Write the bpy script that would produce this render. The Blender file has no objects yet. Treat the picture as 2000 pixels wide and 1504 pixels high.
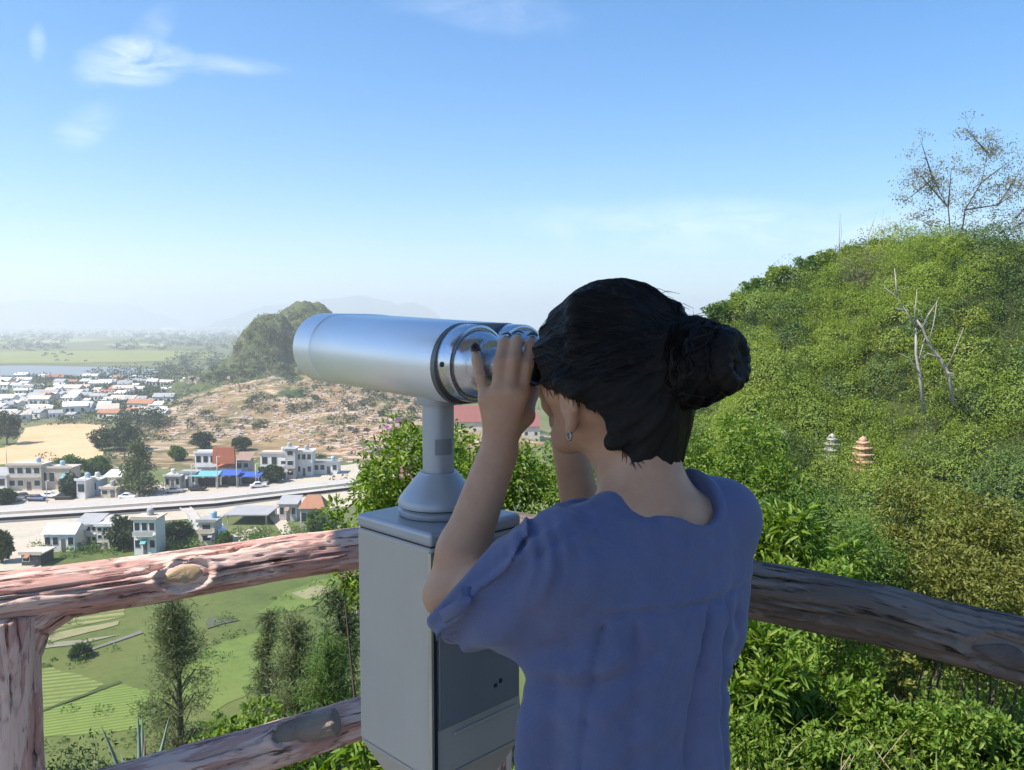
import bpy, bmesh, math, random
import numpy as np
from mathutils import Vector, Matrix, noise as mn

random.seed(7)
rng = np.random.default_rng(7)
sc = bpy.context.scene
COL = sc.collection
R = math.radians

# ------------------------------------------------------------------ camera
F, CX, CY = 1600.0, 1000.0, 752.0          # focal length and centre, in pixels of the 2000 px wide photograph
PITCH = R(4.29)
EYE = np.array([0.0, 0.0, 1.5])
cam = bpy.data.cameras.new('camera')
cam.sensor_width = 36.0
cam.lens = 36.0 * F / 2000.0
cam.clip_start, cam.clip_end = 0.05, 60000
camo = bpy.data.objects.new('camera', cam)
camo.location = EYE
camo.rotation_euler = (R(90) - PITCH, 0, 0)
COL.objects.link(camo)
sc.camera = camo
cp, sp = math.cos(PITCH), math.sin(PITCH)


def ray(px, py):
    a, b = (px - CX) / F, (CY - py) / F
    return np.array([a, cp + b * sp, -sp + b * cp])


def P(px, py, y):                            # point of that ray at forward distance y
    d = ray(px, py)
    return EYE + d * (y / d[1])


def GZ(px, py, z):                           # point of that ray at height z
    d = ray(px, py)
    return EYE + d * ((z - EYE[2]) / d[2])


PLAIN = -40.0


def G(px, py, dz=0.0):
    return GZ(px, py, PLAIN + dz)


# ------------------------------------------------------------------ object helpers
def tag(o, label=None, cat=None, group=None, kind=None):
    if label: o['label'] = label
    if cat: o['category'] = cat
    if group: o['group'] = group
    if kind: o['kind'] = kind
    return o


def empty(name, loc=(0, 0, 0), rz=0.0):
    o = bpy.data.objects.new(name, None)
    o.location = loc
    o.rotation_euler = (0, 0, rz)
    o.empty_display_size = 0.1
    COL.objects.link(o)
    return o


def mesh_np(name, V, faces, mat, parent=None, smooth=False, uv=None):
    """faces: array (n,k) of one polygon size, or a list of tuples."""
    me = bpy.data.meshes.new(name)
    V = np.asarray(V, dtype=np.float32)
    if isinstance(faces, np.ndarray):
        n, k = faces.shape
        me.vertices.add(len(V)); me.vertices.foreach_set('co', V.ravel())
        me.loops.add(n * k); me.loops.foreach_set('vertex_index', faces.astype(np.int32).ravel())
        me.polygons.add(n)
        me.polygons.foreach_set('loop_start', np.arange(0, n * k, k, dtype=np.int32))
        me.polygons.foreach_set('loop_total', np.full(n, k, dtype=np.int32))
        me.update(calc_edges=True)
        me.validate()
    else:
        me.from_pydata([tuple(v) for v in V], [], [tuple(f) for f in faces])
        me.update()
    if smooth:
        me.polygons.foreach_set('use_smooth', np.ones(len(me.polygons), dtype=bool))
    if uv is not None:
        l = me.uv_layers.new(name='uv')
        vi = np.empty(len(me.loops), dtype=np.int32)
        me.loops.foreach_get('vertex_index', vi)
        l.data.foreach_set('uv', np.asarray(uv, dtype=np.float32)[vi].ravel())
    if mat is not None:
        me.materials.append(mat)
    o = bpy.data.objects.new(name, me)
    COL.objects.link(o)
    if parent is not None:
        o.parent = parent
    return o


class MB:
    """collects simple shapes into ONE mesh"""

    def __init__(s):
        s.v, s.f = [], []

    def add(s, verts, faces):
        b = len(s.v)
        s.v.extend([tuple(float(c) for c in v) for v in verts])
        s.f.extend([tuple(b + i for i in f) for f in faces])
        return s

    def box(s, lo, hi, M=None, taper=1.0):
        x0, y0, z0 = lo; x1, y1, z1 = hi
        cx, cy = (x0 + x1) / 2, (y0 + y1) / 2
        vs = [(x0, y0, z0), (x1, y0, z0), (x1, y1, z0), (x0, y1, z0)]
        vs += [(cx + (x - cx) * taper, cy + (y - cy) * taper, z1) for x, y, _ in vs]
        if M is not None:
            vs = [M @ Vector(v) for v in vs]
        return s.add(vs, [(3, 2, 1, 0), (4, 5, 6, 7), (0, 1, 5, 4), (1, 2, 6, 5), (2, 3, 7, 6), (3, 0, 4, 7)])

    def tube(s, pts, rad, n=10, cap=True):
        pts = [Vector(p) for p in pts]
        if not isinstance(rad, (list, tuple, np.ndarray)):
            rad = [rad] * len(pts)
        rings = []
        up = None
        for i, p in enumerate(pts):
            t = (pts[min(i + 1, len(pts) - 1)] - pts[max(i - 1, 0)])
            t = t.normalized() if t.length > 1e-9 else Vector((0, 0, 1))
            if up is None:
                up = Vector((0, 0, 1)) if abs(t.z) < .9 else Vector((1, 0, 0))
            a = (up - t * up.dot(t)).normalized()
            b = t.cross(a)
            up = a
            rings.append([p + (a * math.cos(2 * math.pi * k / n) + b * math.sin(2 * math.pi * k / n)) * rad[i] for k in range(n)])
        vs = [v for r in rings for v in r]
        fs = []
        for i in range(len(pts) - 1):
            for k in range(n):
                k2 = (k + 1) % n
                fs.append((i * n + k, i * n + k2, (i + 1) * n + k2, (i + 1) * n + k))
        if cap:
            fs.append(tuple(range(n - 1, -1, -1)))
            fs.append(tuple((len(pts) - 1) * n + k for k in range(n)))
        return s.add(vs, fs)

    def lathe(s, prof, n=32, M=None, cap=True):
        """prof: (radius, height) list, turned about local z"""
        vs, fs = [], []
        for r, z in prof:
            for k in range(n):
                a = 2 * math.pi * k / n
                v = Vector((r * math.cos(a), r * math.sin(a), z))
                vs.append(M @ v if M is not None else v)
        for i in range(len(prof) - 1):
            for k in range(n):
                k2 = (k + 1) % n
                fs.append((i * n + k, i * n + k2, (i + 1) * n + k2, (i + 1) * n + k))
        if cap:
            fs.append(tuple(range(n - 1, -1, -1)))
            fs.append(tuple((len(prof) - 1) * n + k for k in range(n)))
        return s.add(vs, fs)

    def build(s, name, mat, parent=None, smooth=False, bevel=0.0, auto=None):
        o = mesh_np(name, s.v, s.f, mat, parent, smooth)
        if bevel:
            m = o.modifiers.new('bevel', 'BEVEL')
            m.width = bevel; m.segments = 3; m.limit_method = 'ANGLE'; m.angle_limit = R(35)
            m.harden_normals = False
        if auto is not None:
            o.data.polygons.foreach_set('use_smooth', np.ones(len(o.data.polygons), dtype=bool))
            bm = bmesh.new(); bm.from_mesh(o.data)
            for e in bm.edges:
                if len(e.link_faces) == 2 and e.calc_face_angle(0) > R(auto):
                    e.smooth = False
            bm.to_mesh(o.data); bm.free()
        return o


def copy_tree(o, parent=None):
    c = o.copy()
    COL.objects.link(c)
    if parent is not None:
        c.parent = parent
    for ch in [k for k in bpy.data.objects if k.parent == o]:
        copy_tree(ch, c)
    return c


# ------------------------------------------------------------------ material helpers
class N:
    def __init__(s, name):
        s.m = bpy.data.materials.new(name)
        s.m.use_nodes = True
        s.nt = s.m.node_tree
        s.b = s.nt.nodes['Principled BSDF']
        s.out = s.nt.nodes['Material Output']

    def n(s, t, **k):
        d = s.nt.nodes.new(t)
        for a, v in k.items():
            setattr(d, a, v)
        return d

    def l(s, a, b):
        s.nt.links.new(a, b)

    def coord(s, kind='Object', scale=(1, 1, 1), rot=(0, 0, 0)):
        tc = s.n('ShaderNodeTexCoord')
        mp = s.n('ShaderNodeMapping')
        mp.inputs['Scale'].default_value = scale
        mp.inputs['Rotation'].default_value = rot
        s.l(tc.outputs[kind], mp.inputs['Vector'])
        return mp.outputs['Vector']

    def noise(s, vec, scale, detail=4, rough=.55, dist=0.0):
        t = s.n('ShaderNodeTexNoise')
        t.inputs['Scale'].default_value = scale
        t.inputs['Detail'].default_value = detail
        t.inputs['Roughness'].default_value = rough
        t.inputs['Distortion'].default_value = dist
        if vec is not None:
            s.l(vec, t.inputs['Vector'])
        return t.outputs['Fac']

    def ramp(s, fac, stops):
        r = s.n('ShaderNodeValToRGB')
        e = r.color_ramp.elements
        while len(e) < len(stops):
            e.new(.5)
        for i, (p, c) in enumerate(stops):
            e[i].position = p
            if not isinstance(c, (tuple, list)):
                c = (c, c, c)
            e[i].color = (*c[:3], 1)
        s.l(fac, r.inputs['Fac'])
        return r.outputs['Color']

    def mix(s, fac, a, b, mode='MIX'):
        x = s.n('ShaderNodeMix', data_type='RGBA', blend_type=mode)
        for i, v in ((0, fac), (6, a), (7, b)):
            if isinstance(v, bpy.types.NodeSocket):
                s.l(v, x.inputs[i])
            elif i == 0:
                x.inputs[0].default_value = v
            else:
                x.inputs[i].default_value = (*v[:3], 1)
        return x.outputs[2]

    def math(s, op, a, b=0.0):
        x = s.n('ShaderNodeMath', operation=op)
        for i, v in enumerate((a, b)):
            if isinstance(v, bpy.types.NodeSocket):
                s.l(v, x.inputs[i])
            else:
                x.inputs[i].default_value = v
        return x.outputs[0]

    def bump(s, h, strength=.3, dist=.01, normal=None):
        b = s.n('ShaderNodeBump')
        b.inputs['Strength'].default_value = strength
        b.inputs['Distance'].default_value = dist
        s.l(h, b.inputs['Height'])
        if normal is not None:
            s.l(normal, b.inputs['Normal'])
        return b.outputs['Normal']

    def set(s, **k):
        names = dict(color='Base Color', rough='Roughness', metal='Metallic', spec='Specular IOR Level', normal='Normal',
                     sss='Subsurface Weight', coat='Coat Weight', sheen='Sheen Weight', alpha='Alpha', trans='Transmission Weight')
        for a, v in k.items():
            i = s.b.inputs[names[a]]
            if isinstance(v, bpy.types.NodeSocket):
                s.l(v, i)
            elif a == 'color':
                i.default_value = (*v[:3], 1)
            else:
                i.default_value = v
        return s


def plain(name, c1, c2=None, scale=3.0, rough=.7, metal=0.0, bump=0.0, spec=.4, stretch=(1, 1, 1)):
    m = N(name)
    if c2 is None:
        c2 = tuple(x * .8 for x in c1)
    v = m.coord('Object', stretch)
    f = m.noise(v, scale, 5, .6)
    m.set(color=m.ramp(f, [(.3, c1), (.7, c2)]), rough=rough, metal=metal, spec=spec)
    if bump:
        m.set(normal=m.bump(m.noise(v, scale * 6, 4), bump, .02))
    return m.m


# ------------------------------------------------------------------ world, sun, view
SUN = Vector((-.55, -.25, .80)).normalized()
w = bpy.data.worlds.new('World')
sc.world = w
w.use_nodes = True
nt = w.node_tree
bg = nt.nodes['Background']
sky = nt.nodes.new('ShaderNodeTexSky')
sky.sky_type = 'NISHITA'
sky.sun_disc = False
sky.sun_elevation = math.asin(SUN.z)
sky.sun_rotation = math.atan2(SUN.x, SUN.y)
sky.altitude = 0
sky.air_density = 1.0
sky.dust_density = .3
sky.ozone_density = 4.0
tc = nt.nodes.new('ShaderNodeTexCoord')


def wn(t, **k):
    d = nt.nodes.new(t)
    for a, v in k.items():
        setattr(d, a, v)
    return d


def wmath(op, a, b=0.0, clamp=False):
    x = wn('ShaderNodeMath', operation=op, use_clamp=clamp)
    for i, v in enumerate((a, b)):
        if isinstance(v, bpy.types.NodeSocket):
            nt.links.new(v, x.inputs[i])
        else:
            x.inputs[i].default_value = v
    return x.outputs[0]


# thin cirrus: soft patches of noise in a few directions of the sky
acc = None
for (px, py, wx, wy, amt, ang) in ((255, 126, 100, 44, .72, -.05), (440, 128, 110, 20, .26, .08), (172, 240, 70, 34, .26, -.5), (70, 88, 16, 32, .22, .2),
                                   (300, 60, 60, 30, .15, -.8), (950, 25, 220, 40, .14, .1), (1560, 450, 620, 62, .34, .04)):
    d = Vector(ray(px, py)).normalized()
    rt = Vector((1, 0, 0)); rt = (rt - d * rt.dot(d)).normalized()
    upv = rt.cross(d).normalized()
    e1 = rt * math.cos(ang) - upv * math.sin(ang)
    e2 = rt * math.sin(ang) + upv * math.cos(ang)
    nd = []
    wp = wn('ShaderNodeTexNoise'); wp.inputs['Scale'].default_value = 9; wp.inputs['Detail'].default_value = 4
    nt.links.new(tc.outputs['Generated'], wp.inputs['Vector'])
    for e, wd in ((e1, wx), (e2, wy)):
        dp = wn('ShaderNodeVectorMath', operation='DOT_PRODUCT')
        nt.links.new(tc.outputs['Generated'], dp.inputs[0])
        dp.inputs[1].default_value = e
        k = F / wd
        o = wmath('MULTIPLY', wmath('SUBTRACT', dp.outputs['Value'], d.dot(e)), k)
        o = wmath('ADD', o, wmath('MULTIPLY', wmath('SUBTRACT', wp.outputs['Fac'], .5), 1.3))
        nd.append(wmath('MULTIPLY', o, o))
    front = wn('ShaderNodeVectorMath', operation='DOT_PRODUCT')
    nt.links.new(tc.outputs['Generated'], front.inputs[0]); front.inputs[1].default_value = d
    m_ = wmath('SUBTRACT', 1.0, wmath('ADD', nd[0], nd[1]), True)
    m_ = wmath('MULTIPLY', m_, wmath('GREATER_THAN', front.outputs['Value'], 0.0))
    m_ = wmath('MULTIPLY', wmath('POWER', m_, 1.3), amt)
    acc = m_ if acc is None else wmath('ADD', acc, m_)
mp = wn('ShaderNodeMapping'); mp.inputs['Scale'].default_value = (9, 9, 26); mp.inputs['Rotation'].default_value = (.3, .25, .2)
nt.links.new(tc.outputs['Generated'], mp.inputs['Vector'])
cn = wn('ShaderNodeTexNoise'); cn.inputs['Scale'].default_value = 1.6; cn.inputs['Detail'].default_value = 9; cn.inputs['Roughness'].default_value = .62; cn.inputs['Distortion'].default_value = .7
nt.links.new(mp.outputs['Vector'], cn.inputs['Vector'])
cl = wmath('MULTIPLY', acc, wmath('MULTIPLY', wmath('SUBTRACT', cn.outputs['Fac'], .28), 2.6, True), True)
mx = wn('ShaderNodeMix', data_type='RGBA')
nt.links.new(cl, mx.inputs[0])
hs_ = wn('ShaderNodeHueSaturation'); hs_.inputs['Saturation'].default_value = 1.36
nt.links.new(sky.outputs['Color'], hs_.inputs['Color'])
nt.links.new(hs_.outputs['Color'], mx.inputs[6])
mx.inputs[7].default_value = (8.2, 8.3, 8.4, 1)
nt.links.new(mx.outputs[2], bg.inputs['Color'])
bg.inputs['Strength'].default_value = .120

sl = bpy.data.lights.new('sun', 'SUN')
sl.energy = 5.0
sl.angle = R(.53)
sl.color = (1.0, .94, .85)
so = bpy.data.objects.new('sun', sl)
so.rotation_euler = SUN.to_track_quat('Z', 'Y').to_euler()
COL.objects.link(so)

vs = sc.view_settings
vs.view_transform = 'Standard'
vs.look = 'None'
vs.gamma = 1
vs.exposure = .8
cy = sc.cycles
cy.use_denoising = True
try:
    cy.denoiser = 'OPENIMAGEDENOISE'
    cy.denoising_input_passes = 'RGB_ALBEDO_NORMAL'
except Exception:
    pass
cy.max_bounces = 6
cy.diffuse_bounces = 3
cy.glossy_bounces = 3
cy.transmission_bounces = 4
cy.transparent_max_bounces = 6
cy.volume_bounces = 1
cy.caustics_reflective = cy.caustics_refractive = False
cy.use_adaptive_sampling = True
cy.adaptive_threshold = .015
# ------------------------------------------------------------------ signed distance fields -> one smooth mesh
class SDF:
    def __init__(s, lo, hi, h):
        s.lo, s.h = np.array(lo, dtype=np.float64), h
        s.n = np.ceil((np.array(hi) - s.lo) / h).astype(int) + 1
        s.D = np.full(s.n, 1.0, dtype=np.float32)
        s.ax = [(s.lo[i] + h * np.arange(s.n[i])).astype(np.float32) for i in range(3)]

    def sl(s, lo, hi):
        a = np.clip(np.floor((np.array(lo) - s.lo) / s.h).astype(int), 0, s.n)
        b = np.clip(np.ceil((np.array(hi) - s.lo) / s.h).astype(int) + 1, 0, s.n)
        sl = tuple(slice(a[i], b[i]) for i in range(3))
        X = s.ax[0][sl[0]][:, None, None]; Y = s.ax[1][sl[1]][None, :, None]; Z = s.ax[2][sl[2]][None, None, :]
        return sl, X, Y, Z

    def op(s, sl, d, k, mode):
        A = s.D[sl]
        if A.size == 0:
            return
        if mode == 'sub':
            d = -d
            if k:
                hh = np.clip(.5 - .5 * (A - d) / k, 0, 1)
                s.D[sl] = A + (d - A) * hh + k * hh * (1 - hh)
            else:
                s.D[sl] = np.maximum(A, d)
        else:
            if k:
                hh = np.clip(.5 + .5 * (A - d) / k, 0, 1)
                s.D[sl] = A + (d - A) * hh - k * hh * (1 - hh)
            else:
                s.D[sl] = np.minimum(A, d)

    def cap(s, a, b, ra, rb=None, k=.01, mode='add', flat=None):
        """rounded cone a->b; flat=(axis, factor) squeezes the section along axis"""
        a, b = np.array(a, float), np.array(b, float)
        rb = ra if rb is None else rb
        m = max(ra, rb) + k + 3 * s.h
        sl, X, Y, Z = s.sl(np.minimum(a, b) - m, np.maximum(a, b) + m)
        ba = b - a
        L2 = max(float(ba @ ba), 1e-9)
        t = np.clip(((X - a[0]) * ba[0] + (Y - a[1]) * ba[1] + (Z - a[2]) * ba[2]) / L2, 0, 1)
        dx, dy, dz = X - a[0] - t * ba[0], Y - a[1] - t * ba[1], Z - a[2] - t * ba[2]
        q = dx * dx + dy * dy + dz * dz
        if flat is not None:
            ax, f = np.array(flat[0], float), flat[1]
            ax /= np.linalg.norm(ax)
            p = dx * ax[0] + dy * ax[1] + dz * ax[2]
            q = q + p * p * (f * f - 1)
        s.op(sl, np.sqrt(q) - (ra + (rb - ra) * t), k, mode)

    def ell(s, c, r, B=None, k=.01, mode='add'):
        c, r = np.array(c, float), np.array(r, float)
        B = np.eye(3) if B is None else np.array(B, float)     # rows: the three axes
        m = r.max() + k + 3 * s.h
        sl, X, Y, Z = s.sl(c - m, c + m)
        X, Y, Z = X - c[0], Y - c[1], Z - c[2]
        k0 = k1 = 0
        for i in range(3):
            q = (X * B[i][0] + Y * B[i][1] + Z * B[i][2]) / r[i]
            k0 = k0 + q * q
            k1 = k1 + (q / r[i]) ** 2
        k0 = np.sqrt(k0); k1 = np.sqrt(k1) + 1e-9
        s.op(sl, k0 * (k0 - 1) / k1, k, mode)

    def mesh(s, name, mat, parent=None, smooth=2):
        D, h = s.D, s.h
        nx, ny, nz = D.shape
        I = D < 0
        c = np.zeros((nx - 1, ny - 1, nz - 1), dtype=np.int8)
        for a in (0, 1):
            for b in (0, 1):
                for d in (0, 1):
                    c += I[a:nx - 1 + a, b:ny - 1 + b, d:nz - 1 + d]
        act = (c > 0) & (c < 8)
        ii, jj, kk = np.nonzero(act)
        S = np.zeros((len(ii), 3)); cnt = np.zeros(len(ii))
        cr = [(a, b, d) for a in (0, 1) for b in (0, 1) for d in (0, 1)]
        for u in cr:
            for v in cr:
                if sum(abs(u[i] - v[i]) for i in range(3)) == 1 and u < v:
                    da = D[ii + u[0], jj + u[1], kk + u[2]]; db = D[ii + v[0], jj + v[1], kk + v[2]]
                    m = (da < 0) != (db < 0)
                    t = np.where(m, da / np.where(da == db, 1, da - db), 0)
                    for i in range(3):
                        S[:, i] += np.where(m, u[i] + (v[i] - u[i]) * t, 0)
                    cnt += m
        V = s.lo + h * (np.stack([ii, jj, kk], 1) + S / cnt[:, None])
        idx = np.full(act.shape, -1, dtype=np.int32)
        idx[act] = np.arange(len(ii))
        quads = []
        for ax in range(3):
            sh = [slice(None)] * 3; sh2 = [slice(None)] * 3
            sh[ax] = slice(0, -1); sh2[ax] = slice(1, None)
            o1, o2 = [(1, 2), (2, 0), (0, 1)][ax]
            for q in (o1, o2):
                sh[q] = slice(1, -1); sh2[q] = slice(1, -1)
            A, B = I[tuple(sh)], I[tuple(sh2)]
            e = np.argwhere(A != B)
            if not len(e):
                continue
            s_in = A[tuple(e.T)]
            e = e.copy(); e[:, o1] += 1; e[:, o2] += 1
            q = []
            for (u, v) in ((-1, -1), (0, -1), (0, 0), (-1, 0)):
                f = e.copy(); f[:, o1] += u; f[:, o2] += v
                q.append(idx[tuple(f.T)])
            q = np.stack(q, 1)
            q[~s_in] = q[~s_in][:, ::-1]
            quads.append(q)
        Q = np.concatenate(quads)
        Q = Q[(Q >= 0).all(1)]
        # a little Laplacian smoothing takes the grid out of the surface
        for _ in range(smooth):
            acc = np.zeros_like(V); n = np.zeros(len(V))
            for u, v in ((0, 1), (1, 2), (2, 3), (3, 0)):
                np.add.at(acc, Q[:, u], V[Q[:, v]]); np.add.at(n, Q[:, u], 1)
                np.add.at(acc, Q[:, v], V[Q[:, u]]); np.add.at(n, Q[:, v], 1)
            V = V * .4 + .6 * acc / np.maximum(n, 1)[:, None]
        return mesh_np(name, V, Q, mat, parent, True)


def unit(v):
    v = np.array(v, float)
    return v / np.linalg.norm(v)


# ------------------------------------------------------------------ THE WOMAN
m_ = N('skin')
v_ = m_.coord('Object')
m_.set(color=m_.ramp(m_.noise(v_, 22, 5, .6), [(.25, (.42, .205, .12)), (.5, (.48, .26, .155)), (.75, (.52, .30, .185))]), rough=.48, spec=.35, sss=.12,
       normal=m_.bump(m_.noise(v_, 420, 3), .14, .002, m_.bump(m_.noise(m_.coord('Object', (60, 60, 150)), 1, 4), .10, .004)))
m_.b.inputs['Subsurface Radius'].default_value = (.02, .008, .004)
m_.b.inputs['Subsurface Scale'].default_value = .3
SKIN = m_.m
m_ = N('black_hair')
v_ = m_.coord('Object', (1, 1, 1))
wv = m_.n('ShaderNodeTexNoise'); wv.inputs['Scale'].default_value = 1; wv.inputs['Detail'].default_value = 3
v2 = m_.coord('UV', (3, 260, 1))
m_.l(v2, wv.inputs['Vector'])
nn_ = m_.noise(m_.coord('Object', (60, 60, 700)), 1, 3, .6, .4)
m_.set(color=m_.ramp(m_.noise(v_, 30, 4), [(.3, (.0045, .0036, .0032)), (.75, (.011, .0085, .0075))]), rough=.42, spec=.20)
HAIR = m_
m_ = N('blue_cotton')
v_ = m_.coord('Object')
weave = m_.noise(m_.coord('Object', (900, 900, 260)), 1, 2, .5)
rid = m_.math('ABSOLUTE', m_.math('SUBTRACT', m_.noise(m_.coord('Object', (26, 26, 11), (0, R(12), 0)), 1, 4, .55, 1.2), .5))
big = m_.math('MULTIPLY', m_.ramp(rid, [(0, 0), (.10, .8), (.3, 1)]), 1.0)
m_.set(color=m_.mix(m_.math('MULTIPLY', weave, .5), m_.ramp(m_.noise(v_, 9, 4), [(.3, (.076, .087, .168)), (.75, (.104, .116, .215))]), (.16, .175, .285)), rough=.85, spec=.15, sheen=.18)
m_.set(normal=m_.bump(weave, .12, .001, m_.bump(big, .12, .005)))
BLOUSE = m_.m
TROUSER = plain('dark_trouser_cloth', (.03, .032, .045), (.04, .042, .055), 12, .9)
SHOE = plain('shoe_leather', (.05, .04, .035), None, 9, .5)
NAIL = plain('dark_nail_varnish', (.035, .018, .02), None, 9, .25)
SILVERM = plain('earring_silver', (.30, .29, .28), None, 9, .3, 1.0)
EYEM = plain('eye_white', (.75, .73, .7), None, 9, .2)

HC = P(1190, 698, 1.12)                                   # middle of the skull
HF = unit((-.735, .678, -.10)); HL = unit(np.cross((0, 0, 1), HF)); HU = np.cross(HF, HL)
HB = (HF, HL, HU)


def H(f, l, u):
    return HC + f * HF + l * HL + u * HU


SLj, SRj = P(1112, 1098, 1.0), P(1412, 1012, 1.10)       # shoulder joints
ELj, WLj = P(874, 1162, 1.125), P(975, 880, 1.160)      # left elbow and wrist
ERj, WRj = P(1160, 1120, 1.36), P(1108, 850, 1.345)      # right elbow and wrist
TF = unit((-.45, .893, 0)); TL = unit(np.cross((0, 0, 1), TF)); TU = np.array([0, 0, 1.0])

body = SDF((-.16, .84, .70), (.42, 1.50, 1.60), .0034)
B = body
B.ell(H(-.012, 0, .004), (.090, .072, .086), HB, .02)
B.ell(H(.032, 0, -.055), (.060, .056, .074), HB, .03)
B.cap(H(.078, -.010, -.108), H(.078, .010, -.108), .016, None, .025)
for s_ in (-1, 1):
    B.cap(H(-.004, s_ * .050, -.070), H(.070, s_ * .020, -.110), .017, .014, .028)
    B.ell(H(.056, s_ * .040, -.036), (.024, .020, .02), HB, .03)
    B.cap(H(.084, 0, .006), H(.070, s_ * .042, .008), .010, .009, .02)
    B.ell(H(.096, s_ * .032, -.016), (.017, .017, .012), HB, .012, 'sub')
    B.ell(H(.075, s_ * .031, -.018), (.013, .013, .012), HB, .006)
    B.ell(H(.100, s_ * .010, -.056), (.009, .007, .007), HB, .006)
    # ears: shell, rim, lobe, hollow
    EF = .020
    B.ell(H(-.006 + EF, s_ * .073, -.056), (.019, .010, .031), (HF, HL, HU), .005)
    B.cap(H(.008 + EF, s_ * .072, -.038), H(-.014 + EF, s_ * .083, -.030), .0055, .0065, .004)
    B.cap(H(-.014 + EF, s_ * .083, -.030), H(-.021 + EF, s_ * .085, -.064), .0065, .0055, .004)
    B.cap(H(-.021 + EF, s_ * .085, -.064), H(-.002 + EF, s_ * .073, -.090), .0055, .0085, .004)
    B.ell(H(.000 + EF, s_ * .089, -.056), (.0095, .012, .018), HB, .003, 'sub')
B.cap(H(.094, 0, -.012), H(.110, 0, -.054), .0065, .0095, .012)
B.cap(H(.098, -.014, -.080), H(.098, .014, -.080), .006, None, .008)
B.cap(H(.097, -.012, -.090), H(.097, .012, -.090), .0065, None, .008)
NK = P(1278, 1000, 1.055)                                # base of the neck
B.cap(H(-.024, 0, -.055), NK, .050, .050, .025)
B.cap(H(.012, 0, -.085), NK + TF * .03, .038, .042, .025)
B.cap(NK + np.array([0, 0, -.036]), SLj + np.array([0, 0, .004]), .044, .038, .035)
B.cap(NK + np.array([0, 0, -.034]), SRj + np.array([0, 0, .0]), .046, .036, .04)
CH = (SLj + SRj) / 2
B.ell(CH + np.array([-.012, 0, -.12]), (.085, .125, .20), (TF, TL, TU), .04)
B.ell(CH + np.array([-.03, 0.0, -.33]), (.085, .12, .18), (TF, TL, TU), .05)
B.cap(SLj, ELj, .040, .032, .03)
B.cap(SRj, ERj, .040, .034, .03)
mid = ELj + (WLj - ELj) * .30
B.cap(ELj, mid, .0315, .0345, .015); B.cap(mid, WLj, .0345, .0280, .02)
mid = ERj + (WRj - ERj) * .30
B.cap(ERj, mid, .034, .036, .015); B.cap(mid, WRj, .036, .028, .02)


def hand(wrist, mcps, fingers, thumb, nails):
    for i, m in enumerate(mcps):
        B.cap(wrist + (m - wrist) * .12, m, .0165, .0112, .012)
    for m in mcps[:]:
        B.ell(m + unit(EYE - m) * .004, (.0085, .0085, .0085), None, .008)
    for i in range(len(mcps) - 1):
        B.cap(wrist + (mcps[i] - wrist) * .5, (mcps[i] + mcps[i + 1]) / 2, .013, .0095, .01)
    for m, ch, r in fingers:
        p = m
        for j, q in enumerate(ch):
            B.cap(p, q, r * (1 - .06 * j), r * (1 - .06 * (j + 1)) - (.0006 if j == 2 else 0), .0045 if j else .006)
            p = q
        nails.append((ch[-2], ch[-1], r))
    p, rr = thumb[0], (.016, .0115, .0095)
    for j, q in enumerate(thumb[1:]):
        B.cap(p, q, rr[j], rr[j] * .9, .008)
        p = q
    nails.append((thumb[-2], thumb[-1], .0095))


NA = []
mL = [P(1018, 772, 1.147), P(995, 764, 1.142), P(971, 768, 1.146), P(949, 782, 1.153)]
fl = [(mL[0], [P(1030, 712, 1.152), P(1037, 676, 1.172), P(1040, 664, 1.193)], .0096),
      (mL[1], [P(1004, 703, 1.146), P(1010, 668, 1.166), P(1012, 660, 1.190)], .0100),
      (mL[2], [P(976, 706, 1.150), P(984, 672, 1.170), P(989, 664, 1.193)], .0096),
      (mL[3], [P(937, 735, 1.160), P(932, 706, 1.171), P(929, 688, 1.182)], .0086)]
hand(WLj, mL, fl, [WLj + (mL[0] - WLj) * .25, P(1026, 812, 1.185), P(1038, 770, 1.222), P(1036, 738, 1.238)], NA)
mR = [P(1092, 752, 1.335), P(1110, 748, 1.340), P(1127, 752, 1.345), P(1142, 764, 1.35)]
fr = [(mR[0], [P(1083, 700, 1.345), P(1076, 672, 1.34), P(1068, 662, 1.325)], .0096),
      (mR[1], [P(1106, 694, 1.350), P(1097, 665, 1.345), P(1086, 658, 1.33)], .0100),
      (mR[2], [P(1124, 698, 1.355), P(1116, 670, 1.35), P(1104, 662, 1.335)], .0096),
      (mR[3], [P(1142, 720, 1.36), P(1136, 690, 1.355), P(1126, 680, 1.34)], .0086)]
hand(WRj, mR, fr, [WRj + (mR[0] - WRj) * .25, P(1075, 790, 1.31), P(1060, 760, 1.285), P(1052, 738, 1.27)], NA)
person = body.mesh('person', SKIN, None, 2)
tag(person, 'woman in a blue blouse with black hair in a bun, both hands at the telescope', 'person')
mb = MB()
for a, b, r in NA:
    t = Vector(unit(b - a)); c = Vector(b)
    out = (Vector((0, -.55, .83)) - t * t.dot(Vector((0, -.55, .83)))).normalized()
    sd = t.cross(out)
    vs_, fs_ = [], []
    n = 8
    for i in range(5):
        u = (-.004 + .014 * i / 4)
        wdt = r * .78 * math.sqrt(max(.05, 1 - (max(0, i - 2.2) / 2.0) ** 2))
        for k in range(n):
            s_ = -1 + 2 * k / (n - 1)
            vs_.append(c + t * u + sd * wdt * s_ + out * (r * .93 * math.sqrt(1 - (s_ * .72) ** 2) + .0012))
    for i in range(4):
        for k in range(n - 1):
            fs_.append((i * n + k, i * n + k + 1, (i + 1) * n + k + 1, (i + 1) * n + k))
    mb.add(vs_, fs_)
    o = mesh_np('fingernail', mb.v, mb.f, NAIL, person, True)
    sm = o.modifiers.new('thick', 'SOLIDIFY'); sm.thickness = .0012; sm.offset = 0
    mb = MB()
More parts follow.
